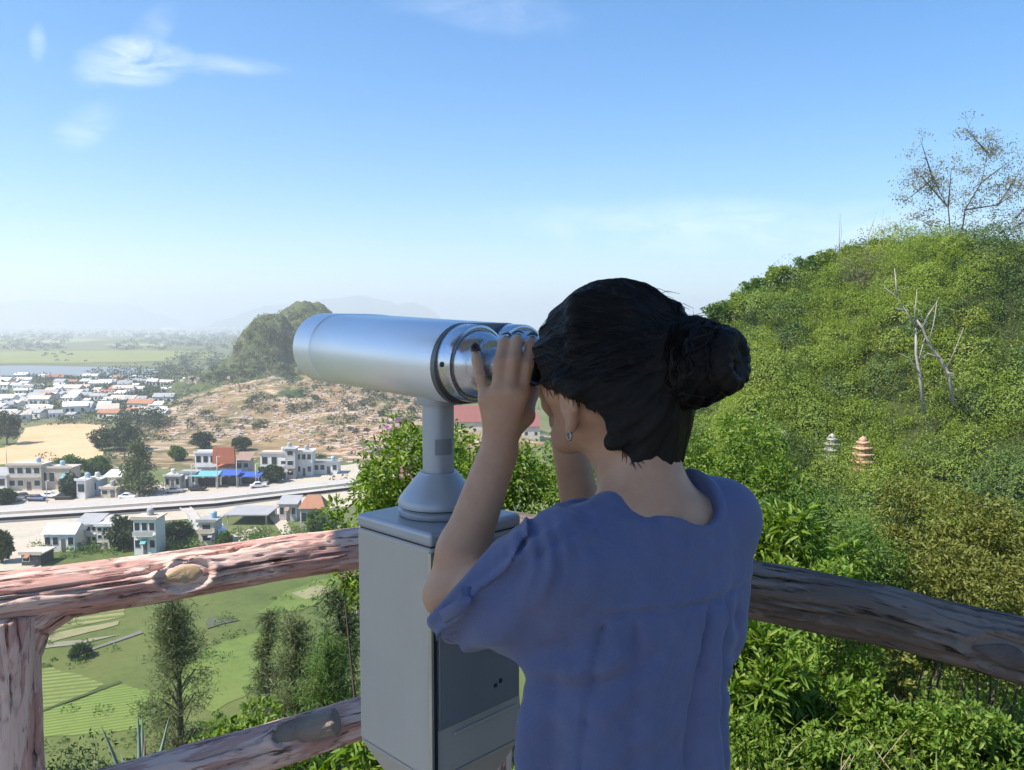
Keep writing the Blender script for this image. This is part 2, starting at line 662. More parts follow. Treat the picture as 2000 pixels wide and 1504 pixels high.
for s_ in (-1, 1):
    M4 = Matrix.Translation(Vector(H(.080, s_ * .031, -.018)))
    mb = MB().lathe([(.0115 * math.sin(math.pi * i / 10), -.0115 * math.cos(math.pi * i / 10)) for i in range(11)], 16, M4)
    mb.build('eye', EYEM, person, True)
    c = Vector(H(.017, s_ * .078, -.100))
    n_ = 20
    pts = [c + Vector(HF) * .0035 * math.cos(2 * math.pi * i / n_) + Vector(HU) * .0055 * math.sin(2 * math.pi * i / n_) for i in range(n_ + 1)]
    MB().tube(pts, .0017, 8, False).build('earring', SILVERM, person, True)

# ---- hair: close cap pulled back into a bun, with a looser nape
hs = SDF(HC - .30, HC + np.array([.32, .26, .20]), .0032)
sl, X, Y, Z = hs.sl(hs.lo, hs.lo + hs.h * hs.n)
x, y, z = X - HC[0], Y - HC[1], Z - HC[2]
lf = (x * HF[0] + y * HF[1] + z * HF[2]).astype(np.float32)
ll = (x * HL[0] + y * HL[1] + z * HL[2]).astype(np.float32)
lu = (x * HU[0] + y * HU[1] + z * HU[2]).astype(np.float32)
hs.ell(H(-.010, 0, .006), (.104, .088, .0985), HB, .01)
hs.ell(H(-.030, 0, -.050), (.082, .078, .085), HB, .05)
hs.cap(H(-.050, 0, -.085), H(-.046, .004, -.160), .056, .050, .03)
# the lower edge: low over the temple, above the ear lobe, down to the nape
hl = np.where(lf > 0, -.050 + .018 * np.clip(lf / .09, 0, 1), -.052 - 2.35 * np.clip(-lf - .006, 0, .056))
front = np.clip((.064 - np.abs(ll)) / .02, 0, 1) * np.clip((lf - .045) / .02, 0, 1)
hl = hl + front * .095 + .040 * np.clip((np.abs(ll) - .018) / .034, 0, 1) * np.clip((-lf - .010) / .02, 0, 1)
cut = hl - lu + (.0022 * np.sin(ll * 330 + 2 * np.sin(lf * 90)) + .0022 * np.sin(lf * 300 + ll * 150) + .0018 * np.sin(ll * 700 + lf * 420)) * (lf < .05)
cut = np.maximum(cut, -.151 - lu)
A = hs.D
hh = np.clip(.5 - .5 * (A - cut) / .014, 0, 1)
hs.D = A + (cut - A) * hh + .014 * hh * (1 - hh)
# locks swept back over the side of the head to the knot
knot = H(-.100, 0, .008)
for a in (-.9, -.55, -.2, .15, .5, .85):
    for s_ in (1, -1):
        p0 = H(.070 - .02 * abs(a), s_ * (.052 + .02 * (1 - abs(a))), .012 - .05 * a)
        p1 = H(-.010, s_ * (.083 - .012 * abs(a)), .028 - .048 * a)
        p2 = H(-.075, s_ * .052, .028 - .03 * a)
        hs.cap(p0, p1, .008, .012, .012); hs.cap(p1, p2, .012, .011, .012); hs.cap(p2, knot, .011, .010, .012)
for s_ in (1, -1):                                       # hair combed back over the top of the ears
    hs.cap(H(.060, s_ * .062, -.026), H(.010, s_ * .088, -.030), .010, .0125, .01)
    hs.cap(H(.015, s_ * .087, -.028), H(-.010, s_ * .089, -.036), .0125, .0130, .01)
    hs.cap(H(-.010, s_ * .089, -.036), H(-.075, s_ * .055, -.020), .0125, .010, .012)
for a, s_ in ((.2, 1), (.5, -1), (.55, 1)):
    hs.cap(H(-.035 - .02 * a, s_ * .060, -.110), H(-.090, s_ * .035, -.03 - .02 * a), .010, .014, .014)
hs.cap(H(-.080, .01, -.10), H(-.105, .005, .0), .016, .02, .02)
bc = H(-.136, -.006, -.016)
hs.ell(bc, (.043, .052, .054), HB, .012)
hs.ell(H(-.112, .004, -.010), (.030, .048, .050), HB, .014)
# twisted rolls of the bun
for i in range(26):
    a0 = 2 * math.pi * i / 26; a1 = a0 + .42
    for rr, dp in ((.040, -.130), (.026, -.173)):
        q0 = H(dp, rr * math.cos(a0) * 1.05, -.016 + rr * math.sin(a0) * 1.15)
        q1 = H(dp - .010, rr * .9 * math.cos(a1) * 1.05, -.016 + rr * .9 * math.sin(a1) * 1.15)
        hs.cap(q0, q1, .0105 if i % 2 else .0125, .010, .005)
hs.cap(H(-.180, .015, .0), H(-.178, -.018, -.032), .014, .012, .008)
# fine strand relief, running back to the knot
rad = np.sqrt(ll ** 2 + (lu - .02) ** 2) + 1e-6
ang = np.arctan2(lu - .02 + .25 * (lf + .1), ll)
rel = 1.5 * (.0007 * np.sin(ang * 46 + 3 * np.sin(lf * 40)) + .0008 * np.sin(ang * 21 + 2 * np.sin(lf * 25 + 1)) + .0005 * np.sin(ang * 83))
hs.D = hs.D + np.where(lf > -.108, rel, .0014 * np.sin(np.arctan2(lu + .016, ll) * 14 + lf * 240) + .0006 * np.sin(np.arctan2(lu + .016, ll) * 40 + lf * 300))
hv = HAIR
hair = hs.mesh('hair', HAIR.m, person, 1)
# strand UV for the material: around / along
co = np.empty(len(hair.data.vertices) * 3, dtype=np.float32); hair.data.vertices.foreach_get('co', co); co = co.reshape(-1, 3) - HC
f_, l_, u_ = co @ HF, co @ HL, co @ HU
uv = np.stack([f_ * 8, np.arctan2(u_ - .02 + .25 * (f_ + .1), l_)], 1)
lay = hair.data.uv_layers.new(name='uv'); vi = np.empty(len(hair.data.loops), dtype=np.int32); hair.data.loops.foreach_get('vertex_index', vi)
lay.data.foreach_set('uv', uv[vi].astype(np.float32).ravel())
HAIR.set(normal=HAIR.bump(wv.outputs['Fac'], .55, .003))
# loose single hairs at the crown, the nape and round the bun
mb = MB()
for i in range(70):
    a = random.uniform(-1.0, .9)
    sgn = random.uniform(-.75, .75)
    st = np.array(H(.10 * math.sin(-a) - .01, .075 * sgn, .006 + .094 * math.cos(a) * math.sqrt(max(.1, 1 - sgn * sgn * .6))))
    dr = unit(-HF * random.uniform(.6, 1) + HU * random.uniform(-.12, .06) + HL * random.uniform(-.3, .3))
    L = random.uniform(.015, .04)
    st = st - HU * .003
    mb.tube([st, st + dr * L * .5 + HU * .003, st + dr * L - HU * random.uniform(0, .006)], [.00045, .0004, .0002], 4)
for i in range(44):
    a = random.uniform(0, 6.28)
    st = H(-.138, .050 * math.cos(a), -.016 + .053 * math.sin(a))
    o_ = HL * math.cos(a) + HU * math.sin(a)
    mb.tube([st, st + o_ * .006 - HF * random.uniform(-.012, .02), st + o_ * random.uniform(.004, .016) - HF * random.uniform(-.02, .04)], [.0005, .0004, .0002], 4)
from mathutils.bvhtree import BVHTree


def bvh_of(o):
    return BVHTree.FromPolygons([v_.co.copy() for v_ in o.data.vertices], [tuple(p_.vertices) for p_ in o.data.polygons])


hb_, bb_ = bvh_of(hair), bvh_of(person)
# combed strands lying on the cap, running back into the knot
for i in range(1500):
    a = rng.uniform(-1.9, 1.9); fr_ = rng.uniform(-.05, .095)
    p0 = np.array([fr_, .09 * math.sin(a) * 1.0, .006 + .10 * math.cos(a)])
    p1 = np.array([-.100, rng.normal() * .012, .008 + rng.normal() * .014])
    if p0[2] < -.05: p0[2] = -.04 - rng.random() * .08; p0[0] = min(p0[0], -.02)
    pts = []
    f1 = rng.uniform(.45, 1.0)
    for k in range(9):
        f = k / 8 * f1
        q = p0 + (p1 - p0) * f
        bow = math.sin(math.pi * f) * .03
        q = q * (1 + bow)
        w_ = H(*q)
        nr_ = hb_.find_nearest(Vector(w_ + (w_ - HC) * .25))
        if nr_[0] is None: continue
        pts.append(nr_[0] + nr_[1] * (.0002 + .0009 * math.sin(math.pi * k / 8) * rng.random()))
    if len(pts) > 4 and max((x - y).length for x, y in zip(pts, pts[1:])) < .035:
        mb.tube(pts, [.0002] + [.00055] * (len(pts) - 2) + [.0002], 3, False)
# strands wound round the bun
for i in range(420):
    a0 = rng.uniform(0, 6.28); dp = rng.uniform(-.175, -.115); r0_ = .06
    pts = []
    for k in range(8):
        a = a0 + k * .13
        w_ = H(dp - .012 * k / 7 + rng.normal() * .0004, r0_ * math.cos(a), -.016 + r0_ * math.sin(a))
        nr_ = hb_.find_nearest(Vector(w_))
        pts.append(nr_[0] + nr_[1] * (.0003 + .0012 * rng.random() * math.sin(math.pi * k / 7)))
    mb.tube(pts, [.0002] + [.0006] * 6 + [.0002], 3, False)
# short hairs along the lower hairline, lying on the skin
vco = np.empty(len(hair.data.vertices) * 3, dtype=np.float32); hair.data.vertices.foreach_get('co', vco); vco = vco.reshape(-1, 3)
rel_ = vco - HC
vf, vl, vu = rel_ @ HF, rel_ @ HL, rel_ @ HU
hlv = np.where(vf > 0, -.050 + .018 * np.clip(vf / .09, 0, 1), -.052 - 2.35 * np.clip(-vf - .006, 0, .056))
hlv = hlv + .040 * np.clip((np.abs(vl) - .018) / .034, 0, 1) * np.clip((-vf - .010) / .02, 0, 1)
cand = np.nonzero((np.abs(vu - hlv) < .010) & (vf < .07))[0]
for i in rng.choice(cand, 900):
    st = Vector(vco[i])
    dr = Vector(unit(-HU * 1.0 + HF * rng.normal() * .35 + HL * rng.normal() * .35 - HF * .2))
    L = rng.uniform(.005, .018)
    pts = []
    for k in range(4):
        q = st + Vector(HU) * .006 + dr * L * k / 3
        nr_ = bb_.find_nearest(q)
        if nr_[0] is not None and (nr_[0] - q).length < .012:
            pts.append(nr_[0] + nr_[1] * .0009)
    if len(pts) < 4 or max((x - y).length for x, y in zip(pts, pts[1:])) > .010: continue
    mb.tube(pts, [.0007, .0006, .0005, .0002], 3, False)
tag(mb.build('stray_hair', HAIR.m, hair), kind='stuff')

# ---- blouse
bl = SDF((-.18, .82, .72), (.44, 1.46, 1.40), .0032)
sl, X, Y, Z = bl.sl(bl.lo, bl.lo + bl.h * bl.n)
zt = np.array([.70, .80, .90, 1.00, 1.08, 1.16, 1.22, 1.26, 1.30])
ca = np.interp(bl.ax[2], zt, [.170, .160, .150, .144, .142, .145, .140, .115, .06]).astype(np.float32)
cb = np.interp(bl.ax[2], zt, [.120, .110, .102, .100, .103, .100, .090, .075, .04]).astype(np.float32)
cx = np.interp(bl.ax[2], zt, [.150, .150, .149, .150, .156, .166, .176, .180, .180]).astype(np.float32)
cyy = np.interp(bl.ax[2], zt, [1.045, 1.045, 1.045, 1.045, 1.05, 1.055, 1.06, 1.06, 1.06]).astype(np.float32)
u = (X - cx) * TL[0] + (Y - cyy) * TL[1]
v = (X - cx) * TF[0] + (Y - cyy) * TF[1]
th = np.arctan2(u / ca, -v / cb)                        # 0 at the spine, + towards her left
d = (np.sqrt((u / ca) ** 2 + (v / cb) ** 2) - 1) * np.minimum(ca, cb)
ZY = 1.158
below = np.clip((ZY - Z) / .10, 0, 1)
fold = .0
for t0, wd, fr_, am in ((-.42, .26, 26, .0190), (.62, .34, 22, .0110), (0, .5, 15, .0025)):
    fold = fold + am * np.exp(-((th - t0) / (wd * (1 + .7 * below))) ** 2) * (1.6 * np.abs(np.cos((th - t0) * fr_ * .5 / (1 + .55 * below))) ** .6 - 1) * np.clip((ZY - Z) / .02, 0, 1) * (1 - .45 * below)
fold = fold + .0075 * np.sin(th * 5.2 + Z * 4 + 1.1) * np.clip((1.12 - Z) / .16, 0, 1)
fold = fold + .0042 * np.sin(th * 9 - Z * 26 + 2 * np.sin(Z * 13)) * np.clip((1.12 - Z) / .15, 0, 1)
fold = fold + .0030 * np.sin((u * 62 + (Z - 1.1) * 80) + 1.4 * np.sin(Z * 30)) * np.exp(-((Z - 1.10) / .05) ** 2) * np.clip(th / .7, 0, 1)
seam = .0042 * np.exp(-((Z - ZY) / .0036) ** 2) - .002 * np.exp(-((Z - ZY - .010) / .006) ** 2)
drag = 0
for (ux, uz, fq, am, cx_, cz_, rx_, rz_) in ((.55, .83, 150, .0030, .085, 1.09, .06, .05), (-.5, .86, 140, .0026, -.09, 1.07, .05, .06), (.35, .94, 120, .0022, .04, .98, .08, .06), (-.3, .95, 130, .0022, -.05, .93, .07, .05), (.2, .98, 170, .0016, -.03, 1.20, .08, .03)):
    ph = (u * ux + (Z - 1) * uz) * fq
    drag = drag + am * np.sin(ph + 1.6 * np.sin(u * 40 + Z * 22)) * np.exp(-((u - cx_) / rx_) ** 2 - ((Z - cz_) / rz_) ** 2)
crum = .0011 * np.sin(u * 75 + 2.2 * np.sin(Z * 47 + u * 20)) * np.sin(Z * 62 + 1.8 * np.sin(u * 38)) + .0008 * np.sin(u * 150 - Z * 60 + 2 * np.sin(Z * 70))
d = d - fold - drag - crum + seam
d = np.maximum(np.maximum(d, .765 - Z), Z - 1.262)
bl.D = np.minimum(bl.D, d.astype(np.float32))
up = np.array([0, 0, 1.0])
bl.cap(NK - TL * .058 + up * .016, SRj + up * .006, .034, .040, .02)
bl.cap(SRj + up * -.02, SRj + np.array([-.012, -.015, -.15]), .040, .040, .03)
bl.cap(NK + TL * .062 + up * .002, SLj + up * .002, .034, .045, .03)
bl.cap(NK + up * -.040, SLj + up * .002, .052, .047, .03)
bl.cap(NK + up * -.038, SRj + up * .004, .050, .043, .03)
bl.ell(SRj + up * -.004 + TL * .010, (.042, .040, .046), (TF, TL, TU), .02)
bl.ell(SLj + up * -.005, (.052, .052, .052), (TF, TL, TU), .03)
# right sleeve reaching forward, left sleeve out to the elbow
bl.cap(SRj + TL * .008, ERj, .041, .048, .02)
sag = P(1000, 1165, 1.04)
bl.cap(SLj - up * .008, sag, .060, .061, .045)
bl.cap(sag, P(928, 1180, 1.085), .061, .060, .03)
# cuff: cut the sleeve by a plane facing up and left, with a turned-up band and a hollow mouth
cn_ = unit((-.74, .15, .64)); cpnt = P(893, 1146, 1.10)
pl = (X - cpnt[0]) * cn_[0] + (Y - cpnt[1]) * cn_[1] + (Z - cpnt[2]) * cn_[2]
near = (X < .06) & (pl > -.12)
DD = bl.D.copy()
wr = .0042 * np.sin(pl * 150 + 2.0 * np.sin(Y * 60 + Z * 40)) * np.exp(-((pl + .05) / .05) ** 2)
DD = np.where(X < .10, DD - wr, DD)
gather = .0040 * np.cos((X - .06) * 300 + 2 * np.sin(Z * 50)) * np.exp(-((X - .04) / .035) ** 2) * np.exp(-((Z - 1.225) / .035) ** 2)
DD = DD - gather
slv = np.where(near, np.maximum(DD, pl), DD)
band = np.maximum(np.maximum(DD - .0075, pl - .003), -pl - .026 - .004 * np.sin(Z * 90))
slv = np.where(near & (X < .02), np.minimum(slv, band), slv)
hole = np.maximum(DD + .0065, -pl - .040)
slv = np.where(near & (X < .02), np.maximum(slv, -hole), slv)
cnR = unit(ERj - SRj); pR = SRj + (ERj - SRj) * .86
plR = (X - pR[0]) * cnR[0] + (Y - pR[1]) * cnR[1] + (Z - pR[2]) * cnR[2]
slv = np.where(Y > 1.2, np.maximum(slv, plR), slv)
# neckline: wide scoop, low at the back
nb = NK + up * -.020 + TF * .02
bl.D = slv.astype(np.float32)
nk = SDF(bl.lo, bl.lo + bl.h * (bl.n - 1), bl.h)
nk.D = np.full(bl.n, .2, dtype=np.float32)
nk.ell(NK + TL * -.002 + up * .040 - TF * .004, (.066, .056, .062), (TF, TL, TU), .02)
nk.ell(NK + TL * -.024 + up * .026 - TF * .034, (.046, .044, .046), (TF, TL, TU), .02)
nk.ell(NK + TF * .06 + up * .0, (.07, .07, .06), (TF, TL, TU), .02)
bl.D = bl.D - (.0030 * np.exp(-((nk.D - .0055) / .0050) ** 2) - .0016 * np.exp(-((nk.D - .0145) / .0025) ** 2)).astype(np.float32)
e_ = -nk.D
hh = np.clip(.5 - .5 * (bl.D - e_) / .003, 0, 1)
bl.D = (bl.D + (e_ - bl.D) * hh + .003 * hh * (1 - hh)).astype(np.float32)
blouse = bl.mesh('blouse', BLOUSE, person, 2)
# turned-up sleeve held by a buttoned tab
bvh = bvh_of(blouse)


def on_cloth(px, py, lift=.003):
    d_ = Vector(ray(px, py)).normalized()
    h_ = bvh.ray_cast(Vector(EYE), d_)
    return np.array((h_[0] if h_[0] is not None else Vector(P(px, py, 1.05))) - d_ * lift)


ta = on_cloth(912, 1172)
pts = [on_cloth(914, 1146), ta, on_cloth(889, 1190, .005), on_cloth(862, 1205, .008)]
vs_, fs_ = [], []
for i, p in enumerate(pts):
    tdir = unit(pts[min(i + 1, 3)] - pts[max(i - 1, 0)]); vw = unit(EYE - p); sd = unit(np.cross(tdir, vw))
    for s_, q in ((-1, 0), (1, 0), (1, 1), (-1, 1)):
        vs_.append(p + sd * .0085 * s_ + vw * (.0035 * q))
for i in range(3):
    for k in range(4):
        fs_.append((i * 4 + k, i * 4 + (k + 1) % 4, (i + 1) * 4 + (k + 1) % 4, (i + 1) * 4 + k))
fs_ += [(3, 2, 1, 0), (12, 13, 14, 15)]
tab = MB().add(vs_, fs_).build('sleeve_tab', BLOUSE, blouse, True)
vw = Vector(unit(EYE - ta))
MB().lathe([(.0005, -.002), (.0058, -.002), (.0062, .001), (.004, .0018), (.0005, .0016)], 16,
           Matrix.Translation(Vector(ta) + vw * .0045) @ vw.to_track_quat('Z', 'Y').to_matrix().to_4x4()).build('button', plain('button_shell', (.10, .12, .22)), tab, True)

# ---- trousers and shoes (below the frame)
tr = SDF((-.08, .82, .03), (.42, 1.32, .84), .008)
HP = np.array([.143, 1.045, .80])
tr.ell(HP, (.10, .145, .11), (TF, TL, TU), .03)
for s_ in (-1, 1):
    hp = HP + TL * s_ * .075; kn = hp + TF * .02 + np.array([0, 0, -.36]); an = np.array([hp[0] + s_ * TL[0] * .01, hp[1] + .01, .08])
    tr.cap(hp, kn, .082, .062, .03); tr.cap(kn, an, .060, .052, .02)
tr.mesh('trousers', TROUSER, person, 2)
for s_ in (-1, 1):
    hp = HP + TL * s_ * .085
    sh = SDF((hp[0] - .2, hp[1] - .2, -.004), (hp[0] + .2, hp[1] + .25, .16), .006)
    a = np.array([hp[0], hp[1] - .02, .035]); sh.cap(a, a + TF * .15 + np.array([0, 0, -.006]), .034, .030, .01); sh.cap(a, a + np.array([0, 0, .08]), .034, .036, .01)
    sl2, X2, Y2, Z2 = sh.sl(sh.lo, sh.lo + sh.h * sh.n)
    sh.D = np.maximum(sh.D, (.004 - Z2) + 0 * X2 + 0 * Y2).astype(np.float32)
    sh.mesh('shoe', SHOE, person, 1)

# ------------------------------------------------------------------ THE TELESCOPE
m_ = N('brushed_aluminium')
v_ = m_.coord('Object', (1, 1, 1))
m_.set(color=m_.ramp(m_.noise(v_, 5, 4), [(.3, (.80, .81, .83)), (.7, (.86, .87, .88))]), metal=.5,
       rough=m_.ramp(m_.noise(v_, 11, 5, .7), [(.3, .33), (.75, .42)]), normal=m_.bump(m_.noise(v_, 260, 2), .05, .001))
ALU = m_.m
m_ = N('machined_aluminium')
v_ = m_.coord('Object', (1, 1, 1))
sm_ = m_.noise(m_.coord('Object', (1, 1, 1)), 26, 6, .7)
m_.set(color=m_.ramp(sm_, [(.3, (.50, .52, .56)), (.7, (.60, .61, .64))]), metal=.95, rough=m_.ramp(m_.noise(v_, 40, 6, .7), [(.3, .20), (.75, .34)]), normal=m_.bump(m_.noise(v_, 240, 3), .06, .001))
ALU2 = m_.m
m_ = N('silver_paint')
v_ = m_.coord('Object')
m_.set(color=m_.ramp(m_.noise(v_, 7, 6, .65), [(.25, (.38, .39, .42)), (.75, (.44, .45, .47))]), metal=.35, rough=.42, spec=.4,
       normal=m_.bump(m_.noise(v_, 40, 4), .06, .003))
SPAINT = m_.m
m_ = N('cabinet_paint')
v_ = m_.coord('Object')
st = m_.noise(m_.coord('Object', (18, 18, 1.2)), 1, 5, .65)
m_.set(color=m_.mix(m_.math('MULTIPLY', st, .35), m_.ramp(m_.noise(v_, 6, 6, .65), [(.25, (.46, .41, .35)), (.75, (.52, .46, .395))]), (.36, .32, .27)), metal=.0, rough=.48,
       normal=m_.bump(m_.noise(v_, 24, 5), .08, .004))
CPAINT = m_.m
DARK = plain('dark_gap', (.02, .022, .026), None, 5, .6)
BLACK = plain('black_rubber', (.02, .02, .022), None, 8, .55)
EDGE = plain('bare_metal_edge', (.62, .62, .62), None, 8, .3, .8)

tel = empty('telescope', (-.124, 1.3675, 0))
tag(tel, 'silver coin-operated viewing telescope on a square grey cabinet', 'telescope')
TX, TY = -.124, 1.3675
T0 = Matrix.Translation((0, 0, 0))
RZ = Matrix.Rotation(R(45), 4, 'Z')


def tp(v):                                               # world -> telescope local
    return Vector((v[0] - TX, v[1] - TY, v[2]))


hd = .139 / math.sqrt(2)
CT = 1.18
cab = MB().box((-hd, -hd, .785), (hd, hd, CT - .024), RZ).build('cabinet', CPAINT, tel, False, .006)
MB().box((-hd - .001, -hd - .001, CT - .0225), (hd + .001, hd + .001, CT), RZ).build('lid', SPAINT, cab, False, .007)
MB().box((-hd + .004, -hd + .004, CT - .025), (hd - .004, hd - .004, CT - .022), RZ).build('lid_gap', DARK, cab)
# tapered underside and pedestal
mb = MB()
vs_ = []
for hw, z in ((hd, .7845), (.052, .69)):
    vs_ += [RZ @ Vector((sx * hw, sy * hw, z)) for sx, sy in ((-1, -1), (1, -1), (1, 1), (-1, 1))]
mb.add(vs_, [(0, 1, 2, 3), (7, 6, 5, 4)] + [(k, k + 4, (k + 1) % 4 + 4, (k + 1) % 4) for k in range(4)])
mb.build('cabinet_taper', CPAINT, tel, False, .004)
MB().box((-.05, -.05, .02), (.05, .05, .692), RZ).build('pedestal', CPAINT, tel, False, .004)
MB().box((-.13, -.13, 0), (.13, .13, .0195), RZ).build('base_plate', CPAINT, tel, False, .004)
# door on the face towards the woman (local +x after 45 deg is the right-back face; -y is the right-front face)
F_ = RZ
door = MB().box((-hd + .012, -hd - .0045, .865), (hd - .008, -hd - .0005, CT - .034), F_).build('door', plain('shaded_door', (.20, .21, .225), (.23, .24, .25), 7, .5, .1), cab, False, .0015)  # shade of this cabinet face is put into the darker door colour
MB().box((-hd + .003, -hd - .003, .79), (-hd + .009, -hd - .0003, CT - .03), F_).build('door_gap', DARK, cab)
MB().box((-hd - .003, -hd - .0035, .79), (-hd + .0015, -hd + .004, CT - .03), F_).build('corner_strip', EDGE, cab)
MB().box((-.055, -hd - .0045, .846), (hd - .012, -hd - .0004, .852), F_)  .build('coin_tray', CPAINT, cab, False, .002)
mb = MB()
for dx, dz in ((.030, .900), (.042, .904)):
    mb.box((dx, -hd - .0052, dz - .002), (dx + .007, -hd - .0042, dz + .002 + dx * .08), F_)
mb.build('coin_slot_mark', DARK, door)
# cone, ring and pole
cone = MB().lathe([(.0005, CT + .001), (.066, CT + .001), (.068, CT + .004), (.068, CT + .010), (.063, CT + .014), (.063, CT + .0155), (.068, CT + .0165), (.069, CT + .022),
                   (.0655, CT + .030), (.057, CT + .041), (.047, CT + .053), (.038, CT + .064), (.0335, CT + .070), (.0325, CT + .072), (.0005, CT + .072)], 64).build('base_cone', SPAINT, tel, auto=40)
MB().lathe([(.0632, CT + .0138), (.0632, CT + .0158)], 48, None, False).build('ring_gap', DARK, cone)
pole = MB().lathe([(.0265, CT + .071), (.0265, 1.405)], 40).build('pole', SPAINT, tel, auto=40)
# bracket plate on the pole, facing the viewer
vwp = Vector((-TX * 0 + .10, -1, 0)).normalized()
Mq = Matrix.Translation(Vector((0, 0, 1.292)) + vwp * .0) @ vwp.to_track_quat('Z', 'Y').to_matrix().to_4x4()
vs_, fs_ = [], []
for j, zz in enumerate((-.013, .013)):
    for i in range(9):
        a = R(-12 + 62 * i / 8)
        for rr in (.0262, .0285):
            ang = math.atan2(vwp.y, vwp.x) + a
            vs_.append((rr * math.cos(ang), rr * math.sin(ang), 1.296 + zz))
for i in range(8):
    a = i * 2; b = 18 + i * 2
    fs_ += [(a + 1, a + 3, b + 3, b + 1), (a, b, b + 2, a + 2), (a, a + 2, a + 3, a + 1), (b, b + 1, b + 3, b + 2)]
fs_ += [(0, 1, 19, 18), (16, 34, 35, 17)]
MB().add(vs_, fs_).build('pole_plate', plain('plate_grey', (.20, .205, .215), (.25, .25, .26), 9, .5), pole)

# barrels: one wide oval body, rear housing, two eyepieces
tA = P(631, 678, 1.596) - P(905, 711, 1.305)
ta_ = Vector(unit((tA[0], tA[1], tA[2])))                # forward
tr_ = Vector((ta_.y, -ta_.x, 0)).normalized()            # to the viewer's right (away)
tu_ = tr_.cross(ta_).normalized()
O0 = Vector(P(905, 711, 1.305)) + ta_ * .0635
O0 = tp(O0)
OFF = .098


def stadium(mb, s0s, r_list, off=OFF, n=24, inner=None):
    """oval rings: (s, r, off) list"""
    vs_, fs_ = [], []
    m = 2 * n
    for (s, r, of) in s0s:
        for half, c in ((0, 0.0), (1, of)):
            for k in range(n):
                a = (math.pi / 2 + math.pi * k / (n - 1)) if half == 0 else (-math.pi / 2 + math.pi * k / (n - 1))
                p = O0 + ta_ * s + tr_ * (c + r * math.cos(a)) + tu_ * (r * math.sin(a))
                vs_.append(p)
    for i in range(len(s0s) - 1):
        for k in range(m):
            k2 = (k + 1) % m
            fs_.append((i * m + k, (i + 1) * m + k, (i + 1) * m + k2, i * m + k2))
    return mb.add(vs_, fs_ + [tuple(range(m)), tuple(range((len(s0s) - 1) * m + m - 1, (len(s0s) - 1) * m - 1, -1))])


s1 = .351
barrel = stadium(MB(), [(-.058, .0635, OFF), (-.054, .0650, OFF), (s1 - .062, .0650, OFF), (s1 - .060, .0640, OFF)], None).build('barrel', ALU, tel, auto=35)
hood = stadium(MB(), [(s1 - .0605, .0640, OFF), (s1 - .0585, .0658, OFF), (s1 - .006, .0658, OFF), (s1, .0642, OFF), (s1, .0590, OFF), (s1 - .03, .0570, OFF)], None).build('hood', ALU, barrel, auto=35)
MB().lathe([(.0005, 0), (.05, 0), (.05, .004), (.0005, .009)], 32,
           Matrix.Translation(O0 + ta_ * (s1 - .0295)) @ ta_.to_track_quat('Z', 'Y').to_matrix().to_4x4()).build('front_lens', plain('lens_glass', (.03, .04, .06), None, 3, .05, 0, 0, .8), barrel, True)
flange = stadium(MB(), [(-.0690, .0610, OFF), (-.0680, .0640, OFF), (-.0600, .0655, OFF), (-.0582, .0640, OFF)], None).build('rear_flange', plain('dark_cast_metal', (.13, .13, .135), (.18, .175, .17), 14, .45, .6), tel, auto=35)
back = -ta_
for i, off in enumerate((.0, OFF)):
    q4 = back.to_track_quat('Z', 'Y').to_matrix().to_4x4()
    M4 = Matrix.Translation(O0 + tr_ * off + tu_ * .003 - ta_ * .0675) @ q4
    hsg = MB().lathe([(.0005, -.002), (.0600, -.001), (.0612, .002), (.0612, .030), (.0600, .0325), (.0570, .0332), (.0565, .0315), (.0540, .0315), (.0535, .0350), (.0470, .052), (.0400, .062), (.0385, .0630), (.0005, .0630)], 56, M4).build('eyepiece_housing', ALU2, tel, auto=28)
    inw = .016 if i == 0 else -.016
    M4e = Matrix.Translation(O0 + tr_ * (off + inw) + tu_ * .003 - ta_ * .0675) @ q4
    ep = MB().lathe([(.0265, .0625), (.0270, .074), (.0250, .080), (.0245, .108), (.0225, .111), (.0225, .122)], 40, M4e).build('eyepiece', ALU2, tel, auto=30)
    MB().lathe([(.0235, .1215), (.0245, .124), (.025, .140), (.0225, .144), (.019, .142), (.017, .132)], 32, M4e).build('eyecup', BLACK, ep, auto=40)
    for a in (62, 180, 300):
        c = Vector((.0612 * math.cos(R(a)), .0612 * math.sin(R(a)), .016))
        nn = Vector((math.cos(R(a)), math.sin(R(a)), 0))
        Ms = M4 @ Matrix.Translation(c - nn * .002) @ nn.to_track_quat('Z', 'Y').to_matrix().to_4x4()
        MB().lathe([(.0042, 0), (.0042, .0036), (.0022, .0044)], 12, Ms).build('screw', DARK, hsg)
# yoke under the barrel
MB().lathe([(.034, 1.365), (.036, 1.372), (.036, 1.384), (.030, 1.398)], 36).build('swivel_collar', SPAINT, tel, auto=40)
# ------------------------------------------------------------------ terrace, added shade roof, log railings
m_ = N('terrace_concrete')
v_ = m_.coord('Object')
m_.set(color=m_.ramp(m_.noise(v_, 3, 8, .65), [(.3, (.13, .12, .105)), (.7, (.20, .185, .165))]), rough=.9, normal=m_.bump(m_.noise(v_, 60, 6), .3, .004))
CONC = m_.m


